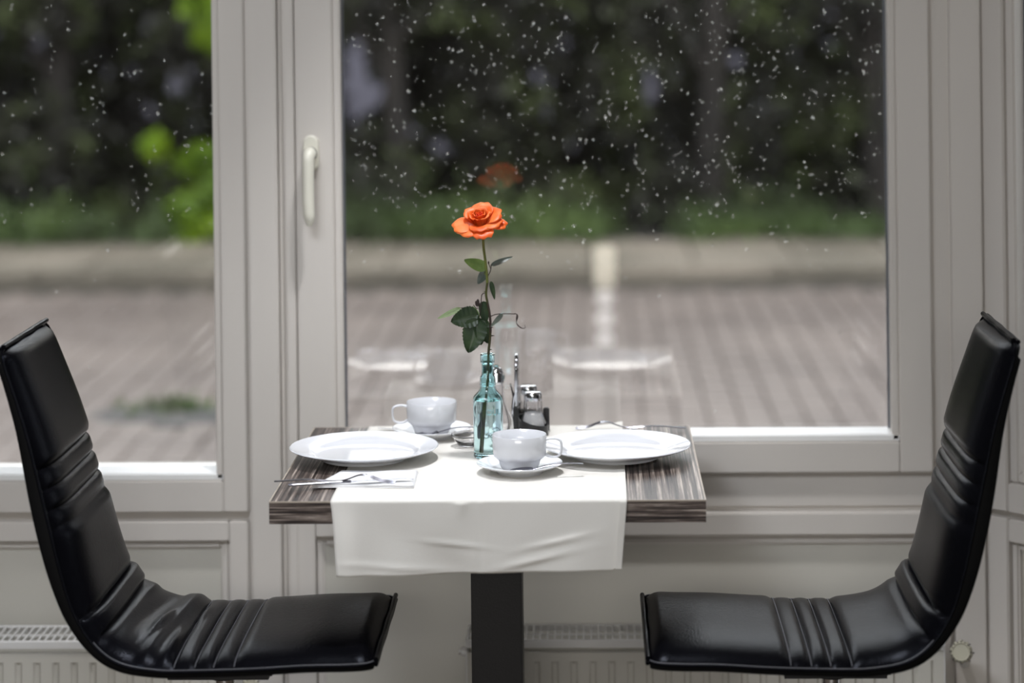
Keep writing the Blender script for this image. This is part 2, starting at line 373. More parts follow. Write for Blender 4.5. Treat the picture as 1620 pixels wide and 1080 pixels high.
# ------------------------------------------------------------------ outside
GZ = 0.0
struct(MB().box(-14, 12, 4.9, 13.0, -.25, -.055).build('ground', M['bed'], smooth=False))
pv = struct(thing('pavement', (0, 0, 0)))
MB().box(-14, 12, 4.9, 12.41, -.06, -.022).build('paving_bed', M['bed'], pv, smooth=False)
PWX, PWY = .118, .236
pav_meshes = []
for k in range(4):
    mb = MB().box(-PWX / 2 + .006, PWX / 2 - .006, -PWY / 2 + .006, PWY / 2 - .006, -.04, 0)
    j = .003
    v = list(mb.v)
    top = [(x + (j if x < 0 else -j) * 2, y + (j if y < 0 else -j) * 2, 0.0) for x, y, z in v if z > -.01]
    mb = MB(); mb.loft([[(-PWX / 2 + .002, -PWY / 2 + .002, -.045), (PWX / 2 - .002, -PWY / 2 + .002, -.045), (PWX / 2 - .002, PWY / 2 - .002, -.045), (-PWX / 2 + .002, PWY / 2 - .002, -.045)],
             [(-PWX / 2 + .002, -PWY / 2 + .002, -.008), (PWX / 2 - .002, -PWY / 2 + .002, -.008 + .001 * k), (PWX / 2 - .002, PWY / 2 - .002, -.008), (-PWX / 2 + .002, PWY / 2 - .002, -.008)],
             [(-PWX / 2 + .008, -PWY / 2 + .008, 0), (PWX / 2 - .008, -PWY / 2 + .008, .001 * k), (PWX / 2 - .008, PWY / 2 - .008, 0), (-PWX / 2 + .008, PWY / 2 - .008, 0)]])
    o = mb.build('paver', M['paver'], pv, smooth=False); pav_meshes.append(o)
spots = []
ix = 0
for i in range(-66, 56):
    for jx in range(0, 33):
        x = i * PWX; y = 5.0 + jx * PWY + (PWY / 2 if i % 2 else 0)
        if y > 12.28: continue
        spots.append((x, y))
pit = PZ(262, 655, 0)
def inview(x, y): return y > 8.35 and -(.262 * y - .27) < x + .0 < (.195 * y)
spots = [s for s in spots if ((s[0] - pit.x) / .30) ** 2 + ((s[1] - pit.y) / .20) ** 2 > 1]
near = sorted([s for s in spots if inview(*s)], key=lambda s: s[1])[:296]
ns = set(near)
first = {id(p): True for p in pav_meshes}
for q, (x, y) in enumerate(near):
    src = pav_meshes[q % 4]
    o = src if q < 4 else src.copy()
    if q >= 4: COL.objects.link(o)
    o.location = (x, y, random.gauss(0, .0022)); o.rotation_euler = (random.gauss(0, .008), random.gauss(0, .012), 0)
mb = MB()
base = list(pav_meshes[0].data.vertices); bvs = [v.co.copy() for v in base]; bfs = [tuple(p.vertices) for p in pav_meshes[0].data.polygons]
for (x, y) in spots:
    if (x, y) in ns: continue
    dz = random.gauss(0, .003)
    mb.add([(v.x + x, v.y + y, v.z + dz) for v in bvs], bfs)
o = mb.build('pavers', M['paver'], pv, smooth=False); o['kind'] = 'stuff'
# gutter, kerb stones, pale verge slabs
MB().box(-9, 8, 12.42, 12.85, -.06, -.016, .006).build('gutter', M['gutter'], pv)
kb = struct(thing('kerb', (0, 0, 0)))
for i in range(-9, 8):
    MB().box(i * 1.0 + .006, i * 1.0 + .994, 12.86, 13.01, -.1, .035 + random.uniform(-.006, .006), .012).build('kerb_stone', M['slab'], kb)
sw = struct(thing('sidewalk', (0, 0, 0)))
for i in range(-16, 14):
    for r in range(2):
        MB().box(i * .56 + .006, i * .56 + .554, 13.02 + r * .665, 13.675 + r * .665, -.1, .030 + random.uniform(-.005, .005), .006).build('slab', M['slab'], sw)
struct(MB().box(-14, 12, 14.36, 30, -.25, .02).build('ground', M['soil'], smooth=False))
# dark planting pit in the paving
n = 24
mb = MB(); rings = []
for f_, z in ((1.0, -.03), (.93, -.004), (.6, .012), (.25, .02), (.02, .022)):
    rings.append([(pit.x + .33 * f_ * math.cos(2 * PI * k / n) * (1 + .12 * math.sin(3 * k)), pit.y + .22 * f_ * math.sin(2 * PI * k / n) * (1 + .12 * math.cos(5 * k)), z) for k in range(n)])
mb.loft(rings)
o = mb.build('soil_patch', M['soil']); tag(o, 'dark oval patch of wet soil in the paving outside the left window', 'soil')

def leaves(n, fn, size, name, m, parent=None, kind='stuff', seed=1, up=.3, asp=.62):
    r = np.random.default_rng(seed); c = fn(n, r); n = len(c)
    s = size * r.uniform(.6, 1.3, n)[:, None]
    d = r.normal(size=(n, 3)); d[:, 2] += -up; d /= np.linalg.norm(d, axis=1)[:, None]
    u = r.normal(size=(n, 3)); u[:, 1] -= .6; u -= d * (u * d).sum(1)[:, None]; u /= np.linalg.norm(u, axis=1)[:, None]
    w = np.cross(d, u)
    v = np.stack([c - d * s * .5, c + w * s * asp * .5 - u * s * .06, c + d * s * .5, c - w * s * asp * .5 - u * s * .06, c + d * s * .05 + u * s * .05], 1).reshape(-1, 3)
    k = np.arange(n)[:, None] * 5
    tri = np.concatenate([k + 0, k + 1, k + 4, k + 1, k + 2, k + 4, k + 2, k + 3, k + 4, k + 3, k + 0, k + 4], 1).reshape(-1)
    me = bpy.data.meshes.new(name); nf = n * 4
    me.vertices.add(n * 5); me.vertices.foreach_set('co', v.reshape(-1))
    me.loops.add(nf * 3); me.loops.foreach_set('vertex_index', tri.astype(np.int32))
    me.polygons.add(nf); me.polygons.foreach_set('loop_start', np.arange(nf, dtype=np.int32) * 3)
    me.update(); me.validate(); me.materials.append(m)
    o = bpy.data.objects.new(name, me); COL.objects.link(o)
    if parent: o.parent = parent
    if kind: o['kind'] = kind
    return o
# gaps in the hedge where the pale house behind shows (x, z, rx, rz at the hedge)
gaps = [(X(px, 15.2, py), Zc(py, 15.2, px), rx / 250, rz / 250) for px, py, rx, rz in
        ((560, 120, 26, 75), (590, 150, 22, 30), (275, 130, 17, 30), (232, 40, 13, 22), (235, 175, 9, 26), (205, 118, 9, 18), (165, 115, 9, 16),
         (1028, 135, 17, 30), (850, 120, 10, 18), (1165, 95, 14, 14), (640, 205, 24, 18), (700, 235, 24, 14), (60, 60, 10, 16))]
def hedgefn(n, r):
    nc = 420
    cx = r.uniform(-7, 6, nc); cz = r.uniform(.1, 3.3, nc); cy = 15.3 + r.uniform(-.55, .5, nc) + .15 * np.sin(cx * 2.1)
    rad = r.uniform(.16, .42, nc); k = r.integers(0, nc, n)
    g = r.normal(size=(n, 3)); g /= np.linalg.norm(g, axis=1)[:, None]; g *= (r.uniform(.3, 1, n) ** .5)[:, None]
    p = np.stack([cx[k], cy[k], cz[k]], 1) + g * rad[k][:, None]
    m = p[:, 2] > .03
    for gx, gz, rx, rz in gaps: m &= ((p[:, 0] - gx) / rx) ** 2 + ((p[:, 2] - gz) / rz) ** 2 > 1
    return p[m]
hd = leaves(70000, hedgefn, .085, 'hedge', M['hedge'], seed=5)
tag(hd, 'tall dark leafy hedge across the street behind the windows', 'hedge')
def inner(n, r):
    p = np.stack([r.uniform(-8, 7, n), 16.6 + r.uniform(-.12, .12, n), r.uniform(.0, 3.2, n)], 1); m = np.ones(n, bool)
    for gx, gz, rx, rz in gaps:
        s_ = 1.092
        m &= ((p[:, 0] - gx * s_) / (rx * 1.09)) ** 2 + ((p[:, 2] - (CH + (gz - CH) * s_)) / (rz * 1.09)) ** 2 > 1
    return p[m]
iv = leaves(42000, inner, .17, 'ivy', M['hedge'], seed=9)
tag(iv, 'dense dark ivy growing through the back of the hedge', 'ivy')
def limefn(c, rr, n0):
    def fn(n, r):
        k = r.integers(0, len(c), n); cc = np.array(c)[k]; g = r.normal(size=(n, 3)); g /= np.linalg.norm(g, axis=1)[:, None]
        return cc + g * (np.array(rr)[k] * r.uniform(.2, 1, n) ** .6)[:, None]
    return fn
def bush(name, pts, n, size, label, cat, stem, m='lime', seed=3, group=None):
    Yb = 14.45
    c = [tuple(P(px, py, Yb + dy)) for px, py, rr, dy in pts]; rr = [q / 265 for _, _, q, _ in pts]
    t = thing(name, (stem[0], stem[1], .04), label, cat, group)
    sm = MB()
    for q in c: sm.tube(spline([(0, 0, 0), ((q[0] - stem[0]) * .4, (q[1] - stem[1]) * .4, q[2] * .55), (q[0] - stem[0], q[1] - stem[1], q[2] - .04)], 8), [.016 - .0014 * k for k in range(9)], 6)
    sm.build('stems', M['bark'], t)
    l = leaves(n, limefn([(a - stem[0], b_ - stem[1], c_ - .04) for a, b_, c_ in c], rr, n), size, 'foliage', M[m], t, None, seed)
    return t
b0 = P(330, 392, 14.45)
bush('maple_sapling', [(300, 330, 34, 0), (322, 255, 26, 0), (290, 262, 16, .1), (245, 232, 20, 0), (335, 350, 32, 0), (300, 375, 22, -.05), (350, 300, 30, 0)], 850, .10,
     'bright lime green sapling at the hedge foot beside the left window frame', 'shrub', (b0.x, 14.5), seed=3)
b1 = P(370, 392, 14.45)
bush('maple_sapling', [(305, 8, 22, 0), (325, 55, 22, .1), (340, 20, 30, 0), (318, -20, 25, 0), (360, 60, 30, 0)], 520, .10,
     'lime green branches hanging at the top corner of the left window', 'shrub', (b1.x, 14.75), seed=4)
# verge weeds
def vergefn(pts, h):
    def fn(n, r):
        k = r.integers(0, len(pts), n); q = np.array(pts)[k]; g = r.normal(size=(n, 3)) * .42
        x = q[:, 0] + g[:, 0] * q[:, 1]; y = 14.42 + g[:, 1] * .38; z = .05 + np.abs(g[:, 2]) * q[:, 2] * 1.1
        return np.stack([x, y, z], 1)
    return fn
tufts = [(X(px, 14.5, 370), w / 262, hh / 262) for px, w, hh in ((15, 40, 50), (90, 60, 55), (150, 45, 40), (255, 45, 45), (570, 60, 75), (640, 80, 70), (710, 60, 60), (780, 70, 50), (860, 50, 50), (930, 50, 40),
         (1100, 50, 40), (1150, 60, 45), (1230, 70, 60), (1290, 50, 30), (1370, 40, 25), (1480, 60, 40), (400, 60, 50), (470, 60, 50), (-80, 70, 60), (1600, 60, 50))]
o = leaves(9000, vergefn(tufts, 1), .07, 'grass', M['grass'], seed=8, up=-.8, asp=.3); tag(o, 'strip of low green grass and weeds along the hedge foot', 'grass')
def pitfn(n, r):
    g = r.normal(size=(n, 3)); return np.stack([pit.x + .02 + g[:, 0] * .07, pit.y + g[:, 1] * .04, .02 + np.abs(g[:, 2]) * .02], 1)
o = leaves(140, pitfn, .05, 'weed', M['grass'], kind='stuff', seed=12, up=-.8, asp=.35); tag(o, 'small green weed growing on the dark soil patch', 'weed')
# trunks in the hedge and the house behind
for i, (px, w, lean, lb) in enumerate(((85, .10, .10, 'brown trunk in the hedge left of the lime green sapling'), (640, .09, -.16, 'thin leaning trunk in the hedge behind the rose'), (1125, .11, .05, 'dark trunk in the hedge behind the right half of the main window'), (1390, .10, -.04, 'trunk in the hedge by the right edge of the main window'))):
    x = X(px, 14.95, 300); t = thing('tree', (x, 14.95, .03), lb, 'tree', 'trunks in the hedge')
    mb = MB(); mb.tube(spline([(0, 0, 0), (lean * .4, .03, 1.0), (lean, 0, 2.1), (lean * 1.6, .1, 3.1)], 14), [w * (1 - .045 * k) for k in range(15)], 10); mb.build('trunk', M['bark'], t)
    for s in (-1, 1): MB().tube(spline([(lean * .4, .03, 1.0 + .15 * s), (lean * .4 + s * .3, -.1, 1.5), (lean * .5 + s * .55, 0, 2.3)], 8), [.035 - .0035 * k for k in range(9)], 6).build('branch', M['bark'], t)
h = thing('house', (0, 20, 0), 'pale rendered house wall glimpsed through gaps in the hedge', 'house')
MB().box(-12, 11, 0, 4, 0, 4.2).build('wall', M['house'], h, smooth=False)
for k, x in enumerate((-6, -1.4, 3.4)):
    o = MB().box(x, x + 1.1, -.03, .05, 1.6, 2.9, .02).build('window', M['sill'], h); MB().box(x + .08, x + 1.02, -.04, -.02, 1.68, 2.82).build('pane', M['seal'], o, smooth=False)
MB().loft([[(-12.3, -.5, 4.2), (-12.3, 2, 6), (-12.3, 4.5, 4.2)], [(11.3, -.5, 4.2), (11.3, 2, 6), (11.3, 4.5, 4.2)]]).build('roof', M['bark'], h, smooth=False)

# ------------------------------------------------------------------ radiators
def radiator(x0, x1, label, plug=True):
    zt = Zc(988, 4.622); yb, yf = 4.63, 4.515
    t = thing('radiator', (x0, yf, .06), label, 'radiator', None)
    L_ = x1 - x0; H_ = zt - .06; D = yb - yf
    # local frame: x along the wall, y into the wall, z up from .06
    mb = MB(); n = int(L_ / .0365); z1 = H_ - .012 - .022
    xs = [(0, 0)]
    pr = []
    for k in range(n):
        a = .02 + (L_ - .04) * k / n; w = (L_ - .04) / n
        pr += [(a, .004), (a + w * .18, .004), (a + w * .30, 0), (a + w * .88, 0), (a + w * .99, .004)]
    pr = [(0, .0)] + [(.018, 0)] + pr + [(L_ - .018, 0), (L_, 0)]
    def ring(z, k): return [(x, y * k, z) for x, y in pr] + [(L_, .012, z), (0, .012, z)]
    mb.loft([ring(0, 1), ring(z1 - .012, 1), ring(z1 - .006, 0), ring(z1 + .010, 0)])
    mb.build('front_panel', M['radi'], t, angle=25)
    MB().box(0, L_, .045, .057, 0, z1 + .01, .002).build('rear_panel', M['radi'], t)
    MB().box(.01, L_ - .01, .02, .045, .01, z1 - .03).build('fins', M['dark'], t, smooth=False)
    MB().box(.01, L_ - .01, .06, D - .012, .01, z1 - .03).build('fins', M['dark'], t, smooth=False)
    MB().box(-.003, L_ + .003, -.003, .0, H_ - .014, H_, .001).box(-.003, L_ + .003, D - .003, D, H_ - .014, H_, .001).box(-.003, 0, 0, D, .0, H_, .0008).box(L_, L_ + .003, 0, D, 0, H_, .0008).build('casing', M['radg'], t)
    MB().box(0, L_, .0, .0075, H_ - .004, H_, .0008).box(0, L_, D - .0095, D - .003, H_ - .004, H_, .0008).box(0, L_, .050, .0535, H_ - .005, H_ - .0015).build('grille_frame', M['radg'], t, smooth=False)
    ns_ = int(L_ / .0137)
    s0 = MB().box(-.0016, .0016, .0075, D - .0095, H_ - .004, H_ - .0002).build('slat', M['radg'], t, smooth=False)
    for k in range(ns_ + 1):
        o = s0 if k == 0 else s0.copy()
        if k: COL.objects.link(o)
        o.location = (L_ * k / ns_, 0, 0)
    if plug:
        MB().lathe([(0, 0), (.009, 0), (.009, .008), (.005, .009), (.005, .014), (0, .014)], 16).build('bleed_valve', M['radg'], t).matrix_local = Matrix.Translation((-.004, .03, H_ - .03)) @ Matrix.Rotation(-PI / 2, 4, 'Y')
    return t
radiator(X(739, 4.52, 1000), X(1492, 4.52, 1000), 'low cream radiator under the main window behind the table pedestal')
radiator(-1.9, X(368, 4.52, 1000), 'low cream radiator under the left window behind the left chair')
def valve(px, py, Y, label, lean):
    c = P(px, py, Y)
    t = thing('radiator_valve', c, label, 'valve', None)
    # knob axis roughly towards the room
    R = Matrix.Rotation(lean, 4, 'Z') @ Matrix.Rotation(math.radians(72), 4, 'X')
    n = 40; rings = []
    for r, z, fl in ((.012, -.045, 0), (.017, -.040, 0), (.018, -.03, 1), (.0215, .002, 1), (.0205, .006, 1), (.0165, .009, 0), (.0155, .009, 0), (.0145, .0075, 0), (0.001, .0075, 0)):
        rings.append([((r - (.0016 if fl and k % 4 < 2 else 0)) * math.cos(2 * PI * k / n), (r - (.0016 if fl and k % 4 < 2 else 0)) * math.sin(2 * PI * k / n), z) for k in range(n)])
    o = MB().loft(rings).build('knob', M['knob'], t, angle=30); o.matrix_local = R
    mk = MB()
    for k in range(16):
        a = 2 * PI * k / 16
        mk.box(-.0011, .0011, .0168, .0192 if k % 2 else .0200, .0068, .0082)
        q = len(mk.v) - 8
        for i in range(q, len(mk.v)):
            x, y, z = mk.v[i]; mk.v[i] = (x * math.cos(a) - y * math.sin(a), x * math.sin(a) + y * math.cos(a), z + .0004)
        if k % 2 == 0:
            mk.box(-.0013, .0013, .0205, .0222, -.018 + (k % 3) * .006, -.002)
            q = len(mk.v) - 8
            for i in range(q, len(mk.v)):
                x, y, z = mk.v[i]; mk.v[i] = (x * math.cos(a) - y * math.sin(a), x * math.sin(a) + y * math.cos(a), z)
    o2 = mk.build('dial_marks', M['mark'], t, smooth=False); o2.matrix_local = R
    MB().lathe([(.011, -.075), (.011, -.045)], 20, cap=True).build('collar', M['chrome'], t).matrix_local = R
    e = R @ Vector((0, 0, -.075))
    MB().tube(spline([e, e + Vector((0, .01, -.02)), (e.x + .002, e.y + .03, -.045), (e.x + .002, 4.66 - c.y, -.05)], 10), .009, 10).build('pipe', M['radg'], t)
    return t
valve(1521, 1031, 4.53, 'round ribbed radiator valve showing behind the right chair', -.25)
valve(397, 1090, 4.53, 'radiator valve just showing under the left chair seat', .1)

# ------------------------------------------------------------------ table
TX0, TX1, TY0, TY1, TZ = -.5315, .1795, 3.900, 4.545, .75
TC = ((TX0 + TX1) / 2, (TY0 + TY1) / 2)
tb = thing('table', (TC[0], TC[1], 0), 'small square cafe table with dark zebra wood top on black pedestal', 'table')
hx_, hy_ = (TX1 - TX0) / 2, (TY1 - TY0) / 2
MB().box(-hx_ + .001, hx_ - .001, -hy_ + .001, hy_ - .001, TZ - .036, TZ, .0006).build('tabletop', M['wood_top'], tb)
eb = MB()
for a in ((-hx_, hx_, -hy_, -hy_ + .0012), (-hx_, hx_, hy_ - .0012, hy_), (-hx_, -hx_ + .0012, -hy_ + .0013, hy_ - .0013), (hx_ - .0012, hx_, -hy_ + .0013, hy_ - .0013)):
    eb.box(*a, TZ - .0365, TZ - .0022)
eb.build('edge_band', M['wood_edge'], tb, smooth=False)
el = MB()
for a in ((-hx_ - .0003, hx_ + .0003, -hy_ - .0003, -hy_ + .002), (-hx_, hx_, hy_ - .002, hy_ + .0003), (-hx_ - .0003, -hx_ + .002, -hy_ + .002, hy_ - .002), (hx_ - .002, hx_ + .0003, -hy_ + .002, hy_ - .002)):
    el.box(*a, TZ - .0022, TZ + .0002)
el.build('edge_trim', M['edge_line'], tb, smooth=False)
pcx = (P(786, 1000, 4.17).x) - TC[0]; pyc = 4.215 - TC[1]
MB().box(pcx - .0445, pcx + .0445, pyc - .0445, pyc + .0445, .012, TZ - .05, .003).build('pedestal', M['blackmetal'], tb)
MB().box(pcx - .15, pcx + .15, pyc - .15, pyc + .15, TZ - .044, TZ - .0366, .002).build('mounting_plate', M['blackmetal'], tb)
MB().box(pcx - .22, pcx + .22, pyc - .22, pyc + .22, 0, .012, .003).build('base_plate', M['blackmetal'], tb)

# runner -------------------------------------------------------------
rx0, rx1 = PZ(522, 795, TZ).x, PZ(992, 795, TZ).x
bx0, bx1 = PZ(585, 675, TZ).x, PZ(985, 675, TZ).x
hang = .113; R0 = .006
path = []                                   # (y, z, s) along the runner from the front hem to the back hem
for k in range(26): path.append(('f', -hang + (hang - R0) * k / 25))
NX, rows = 96, []
zt_ = TZ + .0014
def crease(u, v): # u across 0..1, v down 0..1
    r = 0
    r += .0035 * math.sin(u * 9 + 1) * v + .002 * math.sin(u * 21 + v * 3) * v
    r += .010 * math.exp(-((u - .035) / .05) ** 2) * v - .006 * math.exp(-((u - .10 - .33 * v) / .10) ** 2) * v
    r += .004 * math.exp(-((v - .62 - .5 * (u - .5)) / .03) ** 2) * math.exp(-((u - .42) / .1) ** 2)
    r += .005 * math.exp(-((v - .80 + .9 * (u - .72)) / .05) ** 2) * math.exp(-((u - .70) / .12) ** 2)
    r += .004 * math.exp(-((v - .55 + .9 * (u - .78)) / .045) ** 2) * math.exp(-((u - .76) / .10) ** 2)
    r += .003 * math.exp(-((v - .88 - .3 * (u - .2)) / .04) ** 2) * math.exp(-((u - .22) / .16) ** 2)
    r += .004 * math.exp(-((u - .44) / .015) ** 2) * max(0, 1 - v * 4)
    r += .0012 * math.exp(-((u - .505) / .006) ** 2)
    return r
def row(kind, q):
    out = []
    for i in range(NX + 1):
        u = i / NX
        if kind == 'front':
            v = q
            xa = rx0 + .010 * v ** .7; xb = rx1 - .0095 * v
            y = TY0 - .0022 - .004 * v - crease(u, v) - .003 * v; z = TZ - .003 - (hang + .0035 * math.sin(u * 5 + .5) - (.004 if u > .97 else 0)) * v
        elif kind == 'round':
            a = q * PI / 2; xa, xb = rx0, rx1
            y = TY0 - .0022 + .0045 * (1 - math.cos(a)); z = TZ - .003 + .0045 * math.sin(a)
        elif kind == 'top':
            xa = rx0 + (bx0 - rx0) * q; xb = rx1 + (bx1 - rx1) * q
            y = TY0 + .0025 + (TY1 - TY0 - .005) * q; z = TZ + .0015 + .0006 * (1 + math.sin(u * 14 + q * 9) * math.sin(q * 11)) * (1 if .02 < q < .97 else .3)
            z += .0008 * math.exp(-((u - .505) / .008) ** 2)
            if q > .93 and u > .9: z += .006 * (u - .9) / .1 * (q - .93) / .07
        else:
            v = q; xa, xb = bx0, bx1; y = TY1 + .0022 + .003 * v; z = TZ - .001 - hang * v
        out.append((xa + (xb - xa) * u, y, z))
    return out
R_ = [row('front', 1 - k / 30) for k in range(31)] + [row('round', k / 4) for k in range(1, 5)] + [row('top', k / 50) for k in range(1, 51)] + [row('back', k / 14) for k in range(1, 15)]
mb = MB(); mb.loft(R_, closed=False)
run = mb.build('table_runner', M['cloth'], angle=180)
sd = run.modifiers.new('thickness', 'SOLIDIFY'); sd.thickness = .0011; sd.offset = 0
tag(run, 'ivory cloth runner laid across the table and hanging over its front edge', 'tablecloth')
# double folded hem at the right side
hm = MB(); hw = .011; hr = []
for i, r in enumerate(R_[:85]):
    p = Vector(r[-1]); q = Vector(r[-2]); d = (q - p).normalized()
    fr = i <= 31
    off = Vector((0, -.0022, 0)) if fr else Vector((0, 0, .0013))
    a = p + d * .0006 + off; bq = p + d * hw + off + (Vector((0, -.001, 0)) if fr else Vector((0, 0, 0)))
    hr.append([a, bq, bq - off * .6, a - off * .6])
hm.loft(hr); hm.build('hem', M['cloth'], run, angle=60)

# ------------------------------------------------------------------ china
ZC = TZ + .0035
def plate(loc, label):
    t = thing('dinner_plate', loc, label, 'plate', 'white dinner plates')
    R = .1315
    prof = [(0, .004), (.070, .004), (.0705, .0), (.0745, 0), (.076, .0045), (.090, .008), (.112, .0145), (R - .002, .0205), (R, .0222), (R - .0015, .0236),
            (.118, .0205), (.099, .0158), (.0935, .0135), (.090, .0105), (.086, .0085), (.080, .0078), (.03, .0074), (0.0005, .0074)]
    MB().lathe(prof, 96).build('dish', M['china'], t, angle=50)
    return t
plc = PZ(576, 707, ZC + .02); plate((plc.x, plc.y, ZC), 'white dinner plate on the left half of the table')
prc = PZ(975, 704, ZC + .02); plate((prc.x, prc.y, ZC), 'white dinner plate on the right side behind the cup with bright spoon')

def cup(c, rz, label, slabel, k=1):
    s = thing('saucer', (c.x, c.y, ZC - .001), slabel, 'saucer', 'saucers')
    MB().lathe([(0, .003), (.034, .003), (.035, 0), (.039, 0), (.041, .004), (.060, .0115), (.0728, .0165), (.0735, .0178), (.0725, .0186), (.058, .0135), (.040, .0075), (.030, .0062), (.0285, .0048), (.0005, .0048)], 64).build('dish', M['china'], s, angle=50)
    t = thing('coffee_cup', (c.x, c.y, ZC + .0048), label, 'cup', 'coffee cups', rz)
    pr = [(0, .002), (.024, .002), (.0255, 0), (.028, 0), (.0315, .003), (.0345, .010), (.0362, .0165), (.0395, .0195), (.0440, .0235), (.0455, .028), (.0462, .040), (.0466, .0590), (.0459, .0602), (.0449, .0595),
          (.0440, .040), (.0430, .028), (.038, .0215), (.034, .016), (.031, .008), (.02, .005), (.0005, .005)]
    MB().lathe(pr, 64).build('bowl', M['china'], t, angle=55)
    h_ = spline([(.0448, 0, .0515), (.052, 0, .0535), (.062, 0, .0535), (.0705, 0, .0500), (.0725, 0, .040), (.0705, 0, .0275), (.063, 0, .0225), (.053, 0, .0225), (.0445, 0, .0265)], 40)
    MB().tube(h_, [.0042 if abs(q - 20) > 16 else .0034 for q in range(41)], 12, flat=.62).build('handle', M['china'], t)
    return s, t
cf = P(822, 697, 4.06); cf = PZ(822, 747, ZC + .005)
cf.y += .028; cf.x = P(822, 720, cf.y).x
cup(cf, math.radians(-6), 'white coffee cup with handle to the right in front of the glass bottle', 'white saucer under the cup in front of the bottle')
cbk = PZ(683, 689, ZC + .005); cbk.y += .02; cbk.x = P(683, 660, cbk.y).x
cup(cbk, math.radians(186), 'white coffee cup with handle to the left behind the left plate', 'white saucer under the cup behind the left plate')

# spoons --------------------------------------------------------------
def spoon(L, name, label, group, loc, rz, tilt=0, roll=0, scale=1):
    t = thing(name, loc, label, 'spoon', group); t.rotation_euler = (roll, tilt, rz)
    rings = []
    for k in range(25):
        u = k / 24; x = u * L; w = (.0028 + .0022 * max(0, (u - .78) / .22)) ; zz = .0045 * math.sin(u * PI) + .0015
        if u > .97: w *= .6
        rings.append([(x, -w, zz), (x, -w * .5, zz + .0011), (x, w * .5, zz + .0011), (x, w, zz), (x, w * .5, zz - .0006), (x, -w * .5, zz - .0006)])
    MB().loft(rings).build('shank', M['steel'], t)
    bm_ = MB(); rings = []
    for k in range(9):
        f = k / 8; rr = []
        for j in range(24):
            a = 2 * PI * j / 24; rx, ry = .019 * f * (1 if math.cos(a) > 0 else 1.1), .0128 * f
            rr.append((-.0165 + rx * math.cos(a), ry * math.sin(a), -.0045 * (1 - f * f) + .0035))
        rings.append(rr)
    bm_.loft(rings, cap=False); o = bm_.build('spoon_bowl', M['steel'], t, angle=180); sdm = o.modifiers.new('t', 'SOLIDIFY'); sdm.thickness = .001
    return t
sp = PZ(862, 736, ZC + .018)
spoon(.088, 'teaspoon', 'steel teaspoon on the front saucer with bright handle pointing right', 'teaspoons', (cf.x + .022, cf.y - .048, ZC + .0125), math.radians(9), math.radians(-4))
sb = P(700, 690, cbk.y - .03)
spoon(.075, 'teaspoon', 'dark looking teaspoon on the saucer behind the left plate', 'teaspoons', (cbk.x + .012, cbk.y - .040, ZC + .0125), math.radians(2), math.radians(-7))

# cutlery -------------------------------------------------------------
def fork(loc, rz, label, L=.205):
    t = thing('fork', loc, label, 'fork', 'forks', rz)
    def h(x): return .0020 + .0125 * math.exp(-((x - .150) / .026) ** 2) + .004 * math.exp(-((x - .055) / .04) ** 2)
    rings = []
    for k in range(40):
        x = .158 * k / 39; w = .0052 - .0026 * min(1, x / .09) + (.0085 * max(0, (x - .130) / .028) ** 1.5 if x > .13 else 0)
        if k == 0: w = .003
        z = h(x); rings.append([(x, -w, z), (x, -w * .5, z + .0013), (x, w * .5, z + .0013), (x, w, z), (x, w * .5, z - .0009), (x, -w * .5, z - .0009)])
    MB().loft(rings).build('shank', M['steel'], t)
    for q in range(4):
        yo = -.0084 + q * .0056; rings = []
        for k in range(14):
            x = .156 + .048 * k / 13; w = .0014 * (1 - .5 * k / 13); z = h(x)
            rings.append([(x, yo - w, z), (x, yo, z + .0010), (x, yo + w, z), (x, yo, z - .0008)])
        MB().loft(rings).build('tine', M['steel'], t)
    return t
def knife(loc, rz, label, L=.21):
    t = thing('knife', loc, label, 'knife', 'table knives', rz)
    rings = []
    for k in range(30):
        u = k / 29; x = .105 * u; w = .0062 - .0022 * u; 
        if k == 0: w = .004
        z = .0030; rings.append([(x, w * math.cos(a), z + .0024 * math.sin(a)) for a in [2 * PI * j / 10 for j in range(10)]])
    MB().loft(rings).build('grip', M['steel'], t)
    rings = []
    for k in range(24):
        u = k / 23; x = .105 + .105 * u; w0 = -.0075 * min(1, .3 + u * 3); w1 = .0050 - (.0095 * max(0, (u - .78) / .22) ** 2)
        rings.append([(x, w0, .0020), (x, (w0 + w1) / 2, .0030), (x, w1, .0028), (x, (w0 + w1) / 2, .0014)])
    MB().loft(rings).build('blade', M['steel'], t)
    return t
def quad_napkin(name, corners, label, n_layers=3):
    t = None
    c = sum((Vector(p) for p in corners), Vector()) / 4
    t = thing(name, (c.x, c.y, c.z), label, 'napkin', 'folded paper napkins')
    for l in range(n_layers):
        k = 1 - .012 * l; z0 = l * .0013; rings = []
        N_ = 12
        for i in range(N_ + 1):
            u = i / N_; a = Vector(corners[0]).lerp(Vector(corners[1]), u) - c; d = Vector(corners[3]).lerp(Vector(corners[2]), u) - c
            rg = []
            for j in range(9):
                v = j / 8; p = a.lerp(d, v) * k; lift = .0022 * l * max(0, (abs(v - .5) - .25)) + .0006 * math.sin(u * 7 + l)
                rg.append((p.x, p.y, z0 + abs(lift)))
            rings.append(rg)
        m2 = MB(); m2.loft(rings, closed=False); o = m2.build('layer', M['paper'], t, angle=180); sdd = o.modifiers.new('t', 'SOLIDIFY'); sdd.thickness = .0007
    return t
zn = TZ + .0032
ncr = [PZ(493, 771, zn), PZ(655, 772, zn), PZ(662, 747, zn), PZ(540, 747, zn)]
quad_napkin('paper_napkin', ncr, 'white folded paper napkin under the fork and knife in front of the left plate')
fk = PZ(434, 763, zn + .006); fe = PZ(650, 764, zn + .006)
fork((fk.x, fk.y, zn + .0052), math.atan2(fe.y - fk.y, fe.x - fk.x), 'steel fork overhanging the left table edge')
